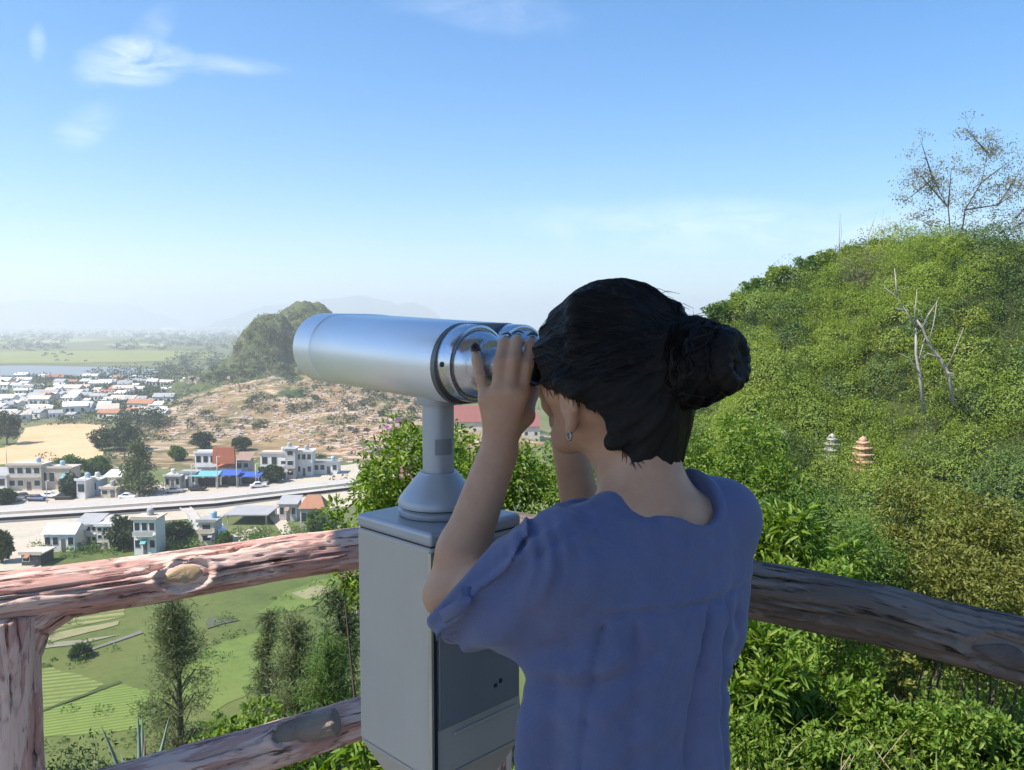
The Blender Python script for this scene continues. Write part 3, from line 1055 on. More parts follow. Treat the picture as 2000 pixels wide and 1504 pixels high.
def bark(name, base, dark, pale, pale_amt):
    m = N(name)
    uv = m.coord('UV', (1, 1, 1))
    lo = m.coord('UV', (2.6, 22, 1))
    fine = m.coord('UV', (9, 90, 1))
    o = m.coord('Object')
    f1 = m.noise(lo, 1.0, 7, .65, .6)
    f2 = m.noise(fine, 1.0, 5, .65, .4)
    c = m.ramp(f1, [(.26, dark), (.40, base), (.75, tuple(min(1, x * 1.25) for x in base))])
    worn = m.ramp(m.math('ADD', m.noise(m.coord('UV', (5.5, 34, 1)), 1.0, 8, .66, .8), m.math('MULTIPLY', m.math('SUBTRACT', m.noise(o, 5, 3), .5), .5)), [(.47, 0), (.52, 1)])
    c = m.mix(m.math('MULTIPLY', worn, pale_amt), c, pale)
    crack = m.ramp(f2, [(.34, 1), (.42, 0)])
    c = m.mix(m.math('MULTIPLY', crack, .85), c, dark)
    h = m.math('ADD', m.math('MULTIPLY', f1, .7), m.math('MULTIPLY', f2, .35))
    m.set(color=c, rough=.9, spec=.15, normal=m.bump(m.math('ADD', m.math('ADD', h, m.math('MULTIPLY', crack, -.4)), m.math('MULTIPLY', worn, -.12)), .9, .007))
    return m.m


BARK_RED = bark('painted_log_red', (.50, .285, .235), (.06, .024, .02), (.74, .55, .46), .72)
BARK_SHADED = bark('shaded_log', (.145, .110, .088), (.022, .016, .013), (.25, .20, .17), .7)  # same log material, with the right railing's shade put into its colour
KNOT = plain('pale_knot_paint', (.50, .37, .22), (.40, .27, .15), 30, .8, 0, .3, .3, (1, 1, 4))
KNOT_SHADED = plain('shaded_knot', (.13, .11, .10), (.10, .085, .078), 30, .8, 0, .3, .3)  # knot colour darkened the same way, for the railing in shade


def smooth_path(pts, n):
    pts = [np.array(p, float) for p in pts]
    L = [0]
    for a, b in zip(pts, pts[1:]):
        L.append(L[-1] + np.linalg.norm(b - a))
    t = np.linspace(0, L[-1], n)
    A = np.array(pts)
    q = np.stack([np.interp(t, L, A[:, i]) for i in range(3)], 1)
    for _ in range(max(3, n // 14)):
        q[1:-1] = .25 * q[:-2] + .5 * q[1:-1] + .25 * q[2:]
    return q, t


def log(name, pts, r, mat, parent, seed, nr=200, na=72, knots=(), groove=.014, flare=(0, 0)):
    """a cast concrete log: wandering section, carved bark grooves, raised rims round the knots.
    knots: (fraction along, world direction it faces, half length, half width)"""
    q, t = smooth_path(pts, nr)
    L = t[-1]
    V, UV = [], []
    up0 = np.array([0, 0, 1.0])
    ks = []
    tg = np.gradient(q, axis=0); tg /= np.linalg.norm(tg, axis=1)[:, None]
    if abs(tg[nr // 2][2]) > .8:
        up0 = np.array([0, -1.0, 0])
    fr = []
    for i in range(nr):
        a = up0 - tg[i] * (up0 @ tg[i]); a /= np.linalg.norm(a)
        fr.append((a, np.cross(tg[i], a)))
    for fk, kd, hl_, hw_ in knots:
        i = int(fk * (nr - 1)); a, b = fr[i]
        kd = np.array(kd, float)
        ks.append((t[i], math.atan2(kd @ b, kd @ a), hl_, hw_))
    for i in range(nr):
        a, b = fr[i]
        s = t[i]
        base = r * (1 + .09 * mn.noise((s * 2.2, seed, 0)) + .06 * mn.noise((s * 6, seed, 5)))
        base *= 1 + flare[0] * math.exp(-(s / .10) ** 2) + flare[1] * math.exp(-((L - s) / .10) ** 2)
        for k in range(na):
            th = 2 * math.pi * k / na
            c_, s_ = math.cos(th), math.sin(th)
            tw = th + .9 * mn.noise((s * 1.5, seed + 9, 2))
            d = base * (1 + .10 * mn.noise((s * 1.6, 1.2 * c_ + seed, 1.2 * s_)))
            n1 = mn.noise((s * 1.35 + 3, 2.1 * math.cos(tw) + seed * 2, 2.1 * math.sin(tw)))
            n2 = mn.noise((s * 2.8, 4.6 * math.cos(tw) - seed, 4.6 * math.sin(tw)))
            n3 = mn.noise((s * 9, 9 * c_ - seed, 9 * s_))
            g = max(0, 1 - abs(n1) / .062) ** .7 * groove + max(0, 1 - abs(n2) / .06) * groove * .35
            amp = 1.0
            add = 0
            for (sk, tk, hl_, hw_) in ks:
                dth = (th - tk + math.pi) % (2 * math.pi) - math.pi
                du, dv = (s - sk) / hl_, dth * r / hw_
                if du < 0:
                    dv = dv * (1 + .5 * du * du)
                e = math.hypot(du, dv)
                amp *= min(1, max(0, (e - .9) / .5))
                add += .011 * math.exp(-((e - 1.15) / .22) ** 2) - .007 * math.exp(-((e - .92) / .10) ** 2)
                # long bark folds running into the knot
                if e > 1.1:
                    add += .004 * math.exp(-(dv / 1.2) ** 2) * math.exp(-abs(du) / 3)
            d += -g * amp + .0025 * n3 * amp + add
            V.append(q[i] + (a * c_ + b * s_) * d)
            UV.append((s, th * r))
    F_ = []
    for i in range(nr - 1):
        for k in range(na):
            k2 = (k + 1) % na
            F_.append((i * na + k, i * na + k2, (i + 1) * na + k2, (i + 1) * na + k))
    # rounded end caps
    for (i, sgn) in ((0, -1), (nr - 1, 1)):
        V.append(q[i] + tg[i] * sgn * r * .25); UV.append((t[i], 0))
        c = len(V) - 1
        for k in range(na):
            k2 = (k + 1) % na
            F_.append((i * na + k2, i * na + k, c) if sgn < 0 else (i * na + k, i * na + k2, c))
    o = mesh_np(name, V, F_, mat, parent, True, UV)
    return o, q, t, fr, ks


def knot_disc(parent, logdata, which, mat, r, size=.80):
    o, q, t, fr, ks = logdata
    sk, tk, hl_, hw_ = ks[which]
    i = int(np.argmin(abs(t - sk)))
    a, b = fr[i]
    tgv = unit(q[min(i + 1, len(q) - 1)] - q[i - 1])
    nrm = a * math.cos(tk) + b * math.sin(tk)
    sd = np.cross(nrm, tgv)
    vs_, fs_ = [q[i] + nrm * (r + .004)], []
    n, rr = 36, 5
    for j in range(1, rr + 1):
        f = j / rr
        for k in range(n):
            an = 2 * math.pi * k / n
            x = math.cos(an) * hl_ * size * f * (1 + .25 * max(0, -math.cos(an)) ** 3)
            y = math.sin(an) * hw_ * size * f * (1 - .35 * max(0, -math.cos(an)))
            dep = r + .004 - .006 * f ** 4 - .02 * (j == rr) - y * y / (2 * r) + .0012 * math.cos(f * 22) - .0015 * mn.noise((x * 90, y * 90, 0))
            vs_.append(q[i] + tgv * x + sd * y + nrm * dep)
    for k in range(n):
        fs_.append((0, 1 + k, 1 + (k + 1) % n))
    for j in range(rr - 1):
        for k in range(n):
            k2 = (k + 1) % n
            fs_.append((1 + j * n + k, 1 + (j + 1) * n + k, 1 + (j + 1) * n + k2, 1 + j * n + k2))
    k_ = mesh_np('knot', vs_, fs_, mat, parent, True)
    return k_


RZt, RZl = .95, .515
a0 = GZ(20, 1172, RZt); a1 = GZ(690, 1074, RZt)
dirA = unit(a1 - a0)
b1 = GZ(2000, 1272, RZt); b0 = GZ(1475, 1153, RZt)
dirB = unit(b1 - b0)
# corner = meeting of the two lines
den = dirA[0] * dirB[1] - dirA[1] * dirB[0]
tt = ((b0[0] - a0[0]) * dirB[1] - (b0[1] - a0[1]) * dirB[0]) / den
CORN = a0 + dirA * tt
toEye = lambda p: unit(EYE - p)
rl = empty('log_railing', (a0[0], a0[1], 0))
tag(rl, 'sunlit reddish railing of concrete logs carved like bark with a pale knot', 'railing', 'log railings round the lookout')
off = np.array([a0[0], a0[1], 0])
kf = lambda px: (GZ(px, 1140, RZt) - (a0 - dirA * 1.2))[0] / (CORN - (a0 - dirA * 1.2))[0]
pts = [a0 - dirA * 1.2 - off, a0 - dirA * .3 - off + [0, 0, .004], a0 + dirA * .25 - off, (a0 + CORN) / 2 - off + [0, 0, .006], CORN - off]
ld = log('top_rail', pts, .052, BARK_RED, rl, 3.3, 520, 110, [(kf(332), toEye(GZ(348, 1140, RZt)) + [0, 0, -.05], .056, .030)], .030)
knot_disc(ld[0], ld, 0, KNOT, .052)
pl0 = np.array([a0[0] - .005, a0[1] + .0, .0]) - off
log('post', [pl0 + [0, 0, -.3], pl0 + [0, 0, .4], pl0 + [0.0, 0, RZt - .028]], .053, BARK_RED, rl, 8.1, 220, 72, (), .016, (0, .12))
log('corner_brace', [pl0 + [0, 0, .70], pl0 + dirA * .004 + [0, 0, .82], pl0 + dirA * .035 + [0, 0, .90], pl0 + dirA * .10 + [0, 0, .938], pl0 + dirA * .22 + [0, 0, .947]], .047, BARK_RED, rl, 4.4, 90, 64, (), .010)
cpst = CORN * [1, 1, 0] - off
log('post', [cpst + [0, 0, -.3], cpst + [0, 0, RZt + .02]], .06, BARK_RED, rl, 5.7, 120, 48)
l0, l1 = a0 * [1, 1, 0] + [0, 0, RZl - .015] - off, CORN * [1, 1, 0] + [0, 0, RZl + .03] - off
ll_ = log('lower_rail', [l0 - dirA * 1.2, l0, (l0 + l1) / 2 + [0, 0, -.01], l1], .050, BARK_RED, rl, 11.9, 300, 72, [(.765, unit((-.1, -.8, .55)), .05, .030)], .014)
# sawn branch stub on the lower rail
i_ = int(.79 * 299); q_ = ll_[1]
sdir = unit(np.array([.55, -.35, .35]))
log('branch_stub', [q_[i_] - dirA * .12 + [0, -.012, .012], q_[i_] - dirA * .03 + [0, -.026, .026], q_[i_] + sdir * .085 + [0, -.01, .012]], .030, plain('cut_branch', (.27, .215, .17), (.19, .15, .12), 18, .9, 0, .3), ll_[0], 2.2, 60, 40, (), .006)
rr_ = empty('log_railing', (b1[0], b1[1], 0))
tag(rr_, 'dark grey shaded railing of a concrete log beside the woman, over the weeds', 'railing', 'log railings round the lookout')
offb = np.array([b1[0], b1[1], 0])
b2 = b1 + dirB * 1.6
kfb = np.linalg.norm(GZ(1935, 1262, RZt) - CORN) / np.linalg.norm(b2 - CORN)
lb = log('top_rail', [CORN + dirB * .05 - offb, b0 - offb, (b0 + b1) / 2 + [0, 0, .008] - offb, b1 - offb, b2 - offb], .058, BARK_SHADED, rr_, 17.3, 420, 84, [(kfb, toEye(GZ(1935, 1262, RZt)) + [0, 0, -.25], .058, .030)], .013)
knot_disc(lb[0], lb, 0, KNOT_SHADED, .058)
pb = b2 * [1, 1, 0] - offb
log('post', [pb + [0, 0, -.3], pb + [0, 0, RZt]], .06, BARK_SHADED, rr_, 4.1, 100, 48)
lb0 = CORN * [1, 1, 0] + [0, 0, .18] + dirB * .06 - offb; lb1 = b2 * [1, 1, 0] + [0, 0, .18] - offb
log('lower_rail', [lb0, lb1], .05, BARK_SHADED, rr_, 6.4, 160, 48)

# terrace slab
mb = MB()
ring = [a0 - dirA * 1.4, CORN, b2 + dirB * .5]
nA = unit(np.array([-dirA[1], dirA[0], 0])) * .07
poly = [(-6, -6), (-6, ring[0][1] - .2), (ring[0][0] + nA[0], ring[0][1] + nA[1]), (CORN[0], CORN[1] + .09), (ring[2][0] + .08, ring[2][1] + .05), (4.5, -1.0), (4.5, -6)]
n = len(poly)
mb.add([(x, y, -.45) for x, y in poly] + [(x, y, 0) for x, y in poly], [tuple(range(n))[::-1] and tuple(range(n)), tuple(range(2 * n - 1, n - 1, -1))] + [(i, i + n, (i + 1) % n + n, (i + 1) % n) for i in range(n)])
o = mb.build('terrace', CONC); tag(o, kind='structure')

# added out-of-view roof on posts, sized to keep sun off woman and telescope
pv = empty('shelter', (-.5, -1.0, 0))
tag(pv, 'added unseen shade roof held forward over the telescope by two posts', 'shelter')
WOOD = plain('shade_roof_timber', (.16, .09, .05), (.10, .055, .03), 6, .7)
ROOFT = plain('shade_roof', (.45, .44, .42), (.40, .39, .37), 8, .85)
MSH = Matrix.Translation((.5, 1.0, 0))
MB().box((-1.66, -.05, 2.78), (.42, 1.40, 2.86), MSH).build('roof', ROOFT, pv, False, .01)
for x in (-1.50, .26):
    MB().box((x - .06, -1.06, 0), (x + .06, -.94, 2.66), MSH).build('post', WOOD, pv, False, .008)
    MB().box((x - .045, -1.10, 2.663), (x + .045, 1.30, 2.778), MSH).build('beam', WOOD, pv, False, .006)
# ------------------------------------------------------------------ terrain
def sstep(a, b, x):
    t = np.clip((x - a) / (b - a), 0, 1)
    return t * t * (3 - 2 * t)


RD = [0, 1.5, 2.2, 4, 8, 20, 38, 46, 54, 61, 70, 90, 120, 170, 220, 260]
RZv = [-.5, -.5, -.5, -.85, -2.6, -6.3, -8.4, -5.2, .2, 3.6, 4.4, 0, -10, -34, -43, -46]
LD_ = [0, 1.5, 2.2, 4, 8, 20, 40, 55, 66, 260]
LZ_ = [-.5, -.55, -.95, -1.7, -4.9, -15, -31, -39.2, -41.5, -46]


def hill_z(x, y):
    x, y = np.asarray(x, float), np.asarray(y, float)
    d = np.hypot(x, y); az = np.degrees(np.arctan2(x, y))
    w_ = sstep(1, 17, az) * (1 - sstep(150, 175, az))
    zl = np.interp(d, LD_, LZ_); zr = np.interp(d, RD, RZv)
    zr = zr + 2.2 * sstep(15, 27, az) * np.exp(-((d - 63) / 13) ** 2) - 2.6 * sstep(26, 34, az) * np.exp(-((d - 63) / 14) ** 2)
    wob = np.sin(az * .23 + d * .11) * .9 + np.sin(az * .61 - d * .19 + 1) * .5
    zr = zr + wob * np.clip((d - 12) / 30, 0, 1) * w_
    return zl + (zr - zl) * w_


naz, nd_ = 181, 70
azs = np.linspace(-180, 178, 180); ds = np.concatenate([[0.02], np.geomspace(.6, 260, nd_)])
A_, D_ = np.meshgrid(np.radians(azs), ds)
X_, Y_ = D_ * np.sin(A_), D_ * np.cos(A_)
Z_ = hill_z(X_, Y_)
for i in range(Z_.shape[0]):
    for j in range(Z_.shape[1]):
        if ds[i] > 2:
            Z_[i, j] += mn.noise((X_[i, j] * .3, Y_[i, j] * .3, 0)) * min(.6, ds[i] * .03)
V = np.stack([X_.ravel(), Y_.ravel(), Z_.ravel()], 1)
nA_ = len(azs); Fq = []
for i in range(len(ds) - 1):
    for j in range(nA_):
        j2 = (j + 1) % nA_
        Fq.append((i * nA_ + j, i * nA_ + j2, (i + 1) * nA_ + j2, (i + 1) * nA_ + j))
m_ = N('hillside_soil')
v_ = m_.coord('Object')
m_.set(color=m_.ramp(m_.noise(v_, .5, 8, .65), [(.3, (.03, .04, .012)), (.6, (.05, .06, .02)), (.8, (.08, .075, .04))]), rough=1, spec=.1, normal=m_.bump(m_.noise(v_, 6, 6), .5, .1))
o = mesh_np('hillside', V, np.array(Fq)[:, ::-1], m_.m, None, True)
tag(o, kind='structure')

# the plain, one sheet to the horizon
m_ = N('plain_ground')
v_ = m_.coord('Object', (1, 1, 1))
vs2 = m_.coord('Object', (.35, 1.0, 1))
big = m_.noise(vs2, .0022, 6, .6, .5)
mid_ = m_.noise(vs2, .012, 6, .62, .4)
fin = m_.noise(v_, .12, 6, .65)
c = m_.ramp(big, [(.32, (.07, .09, .035)), (.45, (.12, .145, .05)), (.55, (.15, .16, .07)), (.66, (.085, .11, .045))])
c = m_.mix(m_.ramp(mid_, [(.50, 0), (.62, .65)]), c, (.23, .21, .13))
c = m_.mix(m_.math('MULTIPLY', m_.ramp(fin, [(.4, 0), (.65, 1)]), .4), c, (.06, .085, .03))
m_.set(color=c, rough=1, spec=.1)
GS = 12000
xs = np.concatenate([-np.geomspace(GS, 40, 30), [0], np.geomspace(40, GS, 30)])
Xg, Yg = np.meshgrid(xs, xs)
nx_ = len(xs)
V = np.stack([Xg.ravel(), Yg.ravel(), np.full(Xg.size, PLAIN)], 1)
Fq = np.array([(j * nx_ + i, j * nx_ + i + 1, (j + 1) * nx_ + i + 1, (j + 1) * nx_ + i) for j in range(nx_ - 1) for i in range(nx_ - 1)])
tag(mesh_np('ground', V, Fq, m_.m), kind='structure')


def sheet(name, poly, mat, dz, kind='structure'):
    """flat sheet on the plain; poly in photograph pixels"""
    V = [G(px, py, dz) for px, py in poly]
    if name in ('field', 'sand', 'grass', 'path', 'dirt', 'pond'):       # ragged borders
        W2 = []
        for k_, a_ in enumerate(V):
            b_ = V[(k_ + 1) % len(V)]
            n_ = int(max(1, min(30, np.linalg.norm(b_ - a_) / 2.0)))
            for i_ in range(n_):
                q_ = a_ + (b_ - a_) * i_ / n_
                am_ = (.7 if name != 'path' else .16) * max(1, q_[1] / 250)
                W2.append(q_ + np.array([am_ * mn.noise((q_[0] * .3, q_[1] * .3, 1)), am_ * 1.6 * mn.noise((q_[0] * .3, q_[1] * .3, 8)), 0]))
        V = W2
    o = mesh_np(name, V, [tuple(range(len(V)))], mat)
    if o.data.polygons[0].normal.z < 0:
        o.data.flip_normals()
    return tag(o, kind=kind)


def field_mat(name, c1, c2, stripe=0, rot=0.0, sc_=1.0, c3=None):
    m = N(name)
    v = m.coord('Object', (1, 1, 1), (0, 0, rot))
    f = m.noise(v, .09 * sc_, 7, .65, .3)
    c = m.ramp(f, [(.3, c1), (.7, c2)])
    pt = m.noise(v, .55 * sc_, 6, .7, .6); pl_ = m.noise(v, .022 * sc_, 5, .6, .8)
    c = m.mix(m.math('MULTIPLY', m.ramp(pt, [(.48, 0), (.62, 1)]), .35), c, tuple(x * .55 for x in c1))
    c = m.mix(m.math('MULTIPLY', m.ramp(pl_, [(.45, 0), (.62, 1)]), .40), c, (c2[0] * 1.25, c2[1] * 1.05, c2[2] * 1.1))
    if stripe:
        wv_ = m.n('ShaderNodeTexWave'); wv_.inputs['Scale'].default_value = stripe; wv_.inputs['Distortion'].default_value = .35; wv_.inputs['Detail'].default_value = 2
        wv_.inputs['Detail Scale'].default_value = .3
        m.l(v, wv_.inputs['Vector'])
        c = m.mix(m.ramp(wv_.outputs['Fac'], [(.32, 0), (.6, 1)]), c3 or tuple(x * .55 for x in c1), c)
    m.set(color=c, rough=1, spec=.1)
    return m.m


GRASS = field_mat('pasture', (.075, .105, .03), (.12, .15, .045), sc_=2)
GRASS2 = field_mat('bright_pasture', (.10, .15, .035), (.14, .19, .05), sc_=2)
CROP = field_mat('crop_rows', (.15, .19, .055), (.20, .235, .075), .30, R(74), 1, (.11, .145, .04))
CROP2 = field_mat('straw_rows', (.26, .25, .12), (.21, .22, .09), .16, R(70), 1, (.12, .15, .045))
CROP3 = field_mat('tilled_field', (.27, .25, .14), (.22, .215, .105))
SAND = field_mat('ochre_sand', (.50, .335, .17), (.58, .43, .25), sc_=1)
DUST = field_mat('pale_dirt', (.50, .45, .36), (.42, .37, .28), sc_=3)
ROAD = field_mat('road_concrete', (.46, .44, .40), (.40, .385, .35), sc_=3)
ASPH = field_mat('path_grey', (.15, .15, .13), (.19, .185, .16), sc_=5)
WATER = N('river_water').set(color=(.20, .22, .22), rough=.45, spec=.5).m
SEA = N('sea_water').set(color=(.10, .17, .22), rough=.25, spec=.5).m

# scrub slope with pale tomb terraces in front of it
m_ = N('scrub_slope')
v_ = m_.coord('Object')
stp = m_.coord('Object', (.35, 1.5, 1), (0, 0, R(6)))
f1 = m_.noise(v_, .028, 6, .6, .5)
f2 = m_.noise(stp, .16, 7, .72, .8)
c = m_.ramp(m_.noise(v_, .07, 7, .7), [(.3, (.09, .095, .04)), (.5, (.22, .165, .085)), (.7, (.34, .225, .125))])
terr = m_.math('MULTIPLY', m_.ramp(f2, [(.50, 0), (.56, 1)]), m_.ramp(f1, [(.40, 0), (.52, 1)]))
c = m_.mix(m_.math('MULTIPLY', terr, .8), c, (.56, .42, .31))
c = m_.mix(m_.ramp(m_.noise(v_, .045, 7, .65, .3), [(.52, 0), (.60, 1)]), c, (.055, .085, .03))
m_.set(color=c, rough=1, spec=.1, normal=m_.bump(f2, .7, 1.2))
SCRUB = m_.m
SCRUB_M = SCRUB
sheet('sea', [(-400, 635.4), (-400, 633.4), (430, 633.4), (430, 635.4)], SEA, .8)
sheet('river', [(-160, 716), (-160, 733), (60, 737), (170, 735), (300, 730), (330, 723), (220, 717), (60, 714)], WATER, .5)
sheet('field', [(-200, 690), (-200, 711), (120, 709), (300, 706), (410, 700), (425, 688), (280, 684), (60, 686)], field_mat('far_rice', (.20, .225, .07), (.24, .255, .09), sc_=.2), .4)
sheet('field', [(-200, 662), (-200, 672), (120, 670), (210, 664), (120, 659)], field_mat('far_pasture', (.26, .28, .12), (.30, .30, .15), sc_=.2), .4)
sheet('field', [(200, 674), (330, 676), (330, 672), (210, 671)], field_mat('far_pale_field', (.30, .32, .16), (.26, .28, .13), sc_=.2), .4)
sheet('sand', [(32, 866), (48, 836), (90, 829), (150, 827), (205, 830), (208, 848), (182, 872), (205, 884), (196, 893), (150, 899), (60, 905), (-40, 908), (-60, 884), (10, 874)], SAND, .10)
sheet('dirt', [(-250, 1000), (-250, 962), (130, 950), (330, 942), (700, 905), (760, 930), (690, 985), (0, 1010)], DUST, .06)
# main road, its second carriageway and the dirt apron below
sheet('road', [(-420, 1026), (-420, 1012), (0, 988), (180, 977), (420, 962), (690, 934), (900, 912), (900, 922), (690, 951), (420, 983), (180, 1000), (0, 1011)], ROAD, .9)
sheet('road', [(-300, 1080), (-300, 1034), (0, 1016), (180, 1006), (420, 989), (690, 957), (760, 950), (740, 985), (560, 1000), (420, 1010), (250, 1022), (90, 1035), (80, 1110), (-200, 1130)], DUST, .14)
sheet('path', [(520, 1000), (548, 996), (570, 1036), (600, 1070), (575, 1070), (548, 1040)], DUST, .2)
sheet('path', [(440, 1046), (500, 1030), (515, 1033), (480, 1052), (525, 1046), (470, 1066), (430, 1062)], DUST, .2)
sheet('dirt', [(205, 912), (215, 890), (290, 815), (420, 780), (600, 800), (740, 870), (740, 905), (560, 885), (380, 912)], SCRUB_M, .05)
# green land under the railing
sheet('grass', [(60, 1085), (260, 1052), (430, 1040), (620, 1025), (760, 1000), (900, 1010), (900, 1250), (700, 1420), (300, 1700), (-400, 1700), (-600, 1250)], GRASS, .03)
sheet('field', [(68, 1250), (75, 1205), (130, 1185), (250, 1170), (240, 1205), (160, 1222), (110, 1232)], CROP2, .09)
sheet('field', [(110, 1236), (236, 1212), (232, 1220), (70, 1262), (68, 1252)], CROP3, .12)
sheet('field', [(40, 1320), (100, 1302), (205, 1332), (160, 1360), (70, 1396), (20, 1400)], CROP, .09)
sheet('field', [(20, 1404), (150, 1370), (240, 1330), (300, 1345), (280, 1420), (120, 1440), (60, 1440)], field_mat('fine_rows', (.14, .20, .045), (.18, .235, .06), .45, R(70), 1, (.11, .155, .04)), .07)
sheet('field', [(300, 1360), (360, 1290), (470, 1240), (560, 1230), (520, 1330), (420, 1390)], GRASS2, .08)
sheet('field', [(500, 1200), (560, 1155), (640, 1128), (690, 1122), (690, 1160), (590, 1190)], GRASS2, .09)
sheet('field', [(565, 1160), (622, 1143), (660, 1152), (600, 1170)], CROP3, .13)
sheet('path', [(175, 1271), (178, 1266), (276, 1231), (279, 1236)], ASPH, .16)
sheet('path', [(70, 1268), (72, 1258), (150, 1250), (240, 1238), (150, 1259)], field_mat('worn_track', (.20, .20, .14), (.23, .22, .15), sc_=4), .14)
sheet('path', [(60, 1398), (61, 1394), (235, 1328), (239, 1332)], field_mat('ditch', (.07, .10, .03), (.06, .085, .03), sc_=4), .16)
sheet('pond', [(402, 1218), (408, 1204), (430, 1206), (462, 1212), (430, 1219), (410, 1226)], field_mat('bare_grey_soil', (.085, .10, .06), (.12, .125, .085), sc_=6), .18)

# ------------------------------------------------------------------ far hills
def hump(name, lst, mat, res=64, base=PLAIN - 2, skirt=None, rough=.0):
    """lst: (x, y, height above the plain, rx, ry, power)"""
    x0 = min(a[0] - a[3] * 1.05 for a in lst); x1 = max(a[0] + a[3] * 1.05 for a in lst)
    y0 = min(a[1] - a[4] * 1.05 for a in lst); y1 = max(a[1] + a[4] * 1.05 for a in lst)
    xs, ys = np.linspace(x0, x1, res), np.linspace(y0, y1, res)
    X, Y = np.meshgrid(xs, ys)
    Z = np.full(X.shape, -3.0)
    for (cx_, cy_, h, rx, ry, pw) in lst:
        q = np.clip(1 - ((X - cx_) / rx) ** 2 - ((Y - cy_) / ry) ** 2, 0, 1)
        Z = np.maximum(Z, h * q ** pw - 3)
    if rough:
        for j in range(res):
            for i in range(res):
                k = max(0, Z[j, i] + 2)
                Z[j, i] += min(1, k / 12) * rough * ((mn.fractal((X[j, i] / rough / 3, Y[j, i] / rough / 3, 3), .8, 2.1, 6) + .8 * mn.noise((X[j, i] / rough / 6, Y[j, i] / rough / 6, 9))))
    V = np.stack([X.ravel(), Y.ravel(), (PLAIN + Z).ravel()], 1)
    Fq = np.array([(j * res + i, j * res + i + 1, (j + 1) * res + i + 1, (j + 1) * res + i) for j in range(res - 1) for i in range(res - 1)])
    return tag(mesh_np(name, V, Fq, mat, None, True), kind='structure')


m_ = N('marble_hill')
v_ = m_.coord('Object')
vst = m_.coord('Object', (1, 1, .25))
geo = m_.n('ShaderNodeNewGeometry'); sep = m_.n('ShaderNodeSeparateXYZ'); m_.l(geo.outputs['True Normal'], sep.inputs[0])
rock = m_.ramp(m_.math('ADD', m_.noise(vst, .09, 7, .7, .6), m_.math('MULTIPLY', sep.outputs['Z'], -.12)), [(.44, 0), (.56, 1)])
c = m_.ramp(m_.noise(v_, .12, 8, .7), [(.32, (.07, .10, .04)), (.55, (.12, .145, .055)), (.72, (.17, .17, .08))])
m_.set(color=m_.mix(m_.math('MULTIPLY', rock, .45), c, (.24, .22, .17)), rough=1, spec=.1, normal=m_.bump(m_.noise(v_, .35, 8, .7), 1.0, 3.0))
MHILL = m_.m
bx = lambda px, d: (px - CX) / F * d
hump('hill', [(bx(528, 520), 520, 50, 29, 40, .85), (bx(500, 512), 508, 30, 24, 30, .85), (bx(596, 560), 565, 59, 42, 50, .8), (bx(690, 560), 570, 40, 60, 60, .8), (bx(560, 540), 515, 22, 74, 60, 1.0), (bx(438, 505), 505, 15, 36, 40, 1.1), (bx(470, 512), 512, 22, 30, 40, 1.0)], MHILL, 200, rough=3.6)
hump('hill', [(bx(600, 420), 420, 17, 85, 110, 1.2), (bx(470, 330), 345, 6.5, 62, 75, 1.2), (bx(760, 330), 330, 12, 70, 80, 1.2), (bx(840, 300), 300, 9, 60, 60, 1.2)], SCRUB, 120, rough=1.0)
FAR = plain('far_mountain_forest', (.07, .09, .05), (.10, .11, .07), .01, 1)
hump('mountain', [(bx(690, 6500), 6500, 250, 730, 500, 1.0), (bx(590, 6700), 6700, 190, 780, 500, 1.0), (bx(800, 6600), 6600, 205, 350, 500, 1.2)], FAR, 70, rough=26)
hump('mountain', [(bx(80, 8000), 8000, 262, 1150, 400, 1.0), (bx(230, 8050), 8050, 215, 720, 400, 1.2), (bx(-160, 8000), 8000, 250, 1150, 400, 1.0)], FAR, 70, rough=34)

# ------------------------------------------------------------------ haze
HAZE_D = .00038
mb = MB().box((-12600, -12600, PLAIN - 4), (12600, 12600, 240))
hz = N('haze')
hz.nt.nodes.remove(hz.b)
pvn = hz.n('ShaderNodeVolumePrincipled')
pvn.inputs['Color'].default_value = (.90, .935, .97, 1)
pvn.inputs['Density'].default_value = HAZE_D
pvn.inputs['Anisotropy'].default_value = .25
hz.l(pvn.outputs[0], hz.out.inputs['Volume'])
o = mb.build('haze', hz.m)
tag(o, kind='stuff')
# ------------------------------------------------------------------ plants
def leaf_mat(name, cols, bri=1.0, trans=.35, nscale=.5, noise_cols=None, rough=.5, spec=.3):
    m = N(name)
    g = m.n('ShaderNodeNewGeometry')
    st = [(i / max(1, len(cols) - 1), tuple(x * bri for x in c)) for i, c in enumerate(cols)]
    c = m.ramp(g.outputs['Random Per Island'], st)
    if noise_cols:
        v = m.coord('Object')
        f = m.noise(v, nscale, 5, .6, .3)
        c2 = m.ramp(f, [(.36, noise_cols[0]), (.5, noise_cols[1]), (.64, noise_cols[2])])
        c = m.mix(.62, c, c2)
    m.set(color=c, rough=rough, spec=spec)
    tr = m.n('ShaderNodeBsdfTranslucent')
    hs2 = m.n('ShaderNodeHueSaturation'); hs2.inputs['Saturation'].default_value = 1.15; hs2.inputs['Value'].default_value = 1.25; hs2.inputs['Hue'].default_value = .485
    m.l(c, hs2.inputs['Color']); m.l(hs2.outputs['Color'], tr.inputs['Color'])
    mx_ = m.n('ShaderNodeMixShader'); mx_.inputs[0].default_value = trans
    m.l(m.b.outputs[0], mx_.inputs[1]); m.l(tr.outputs[0], mx_.inputs[2])
    m.l(mx_.outputs[0], m.out.inputs['Surface'])
    return m.m


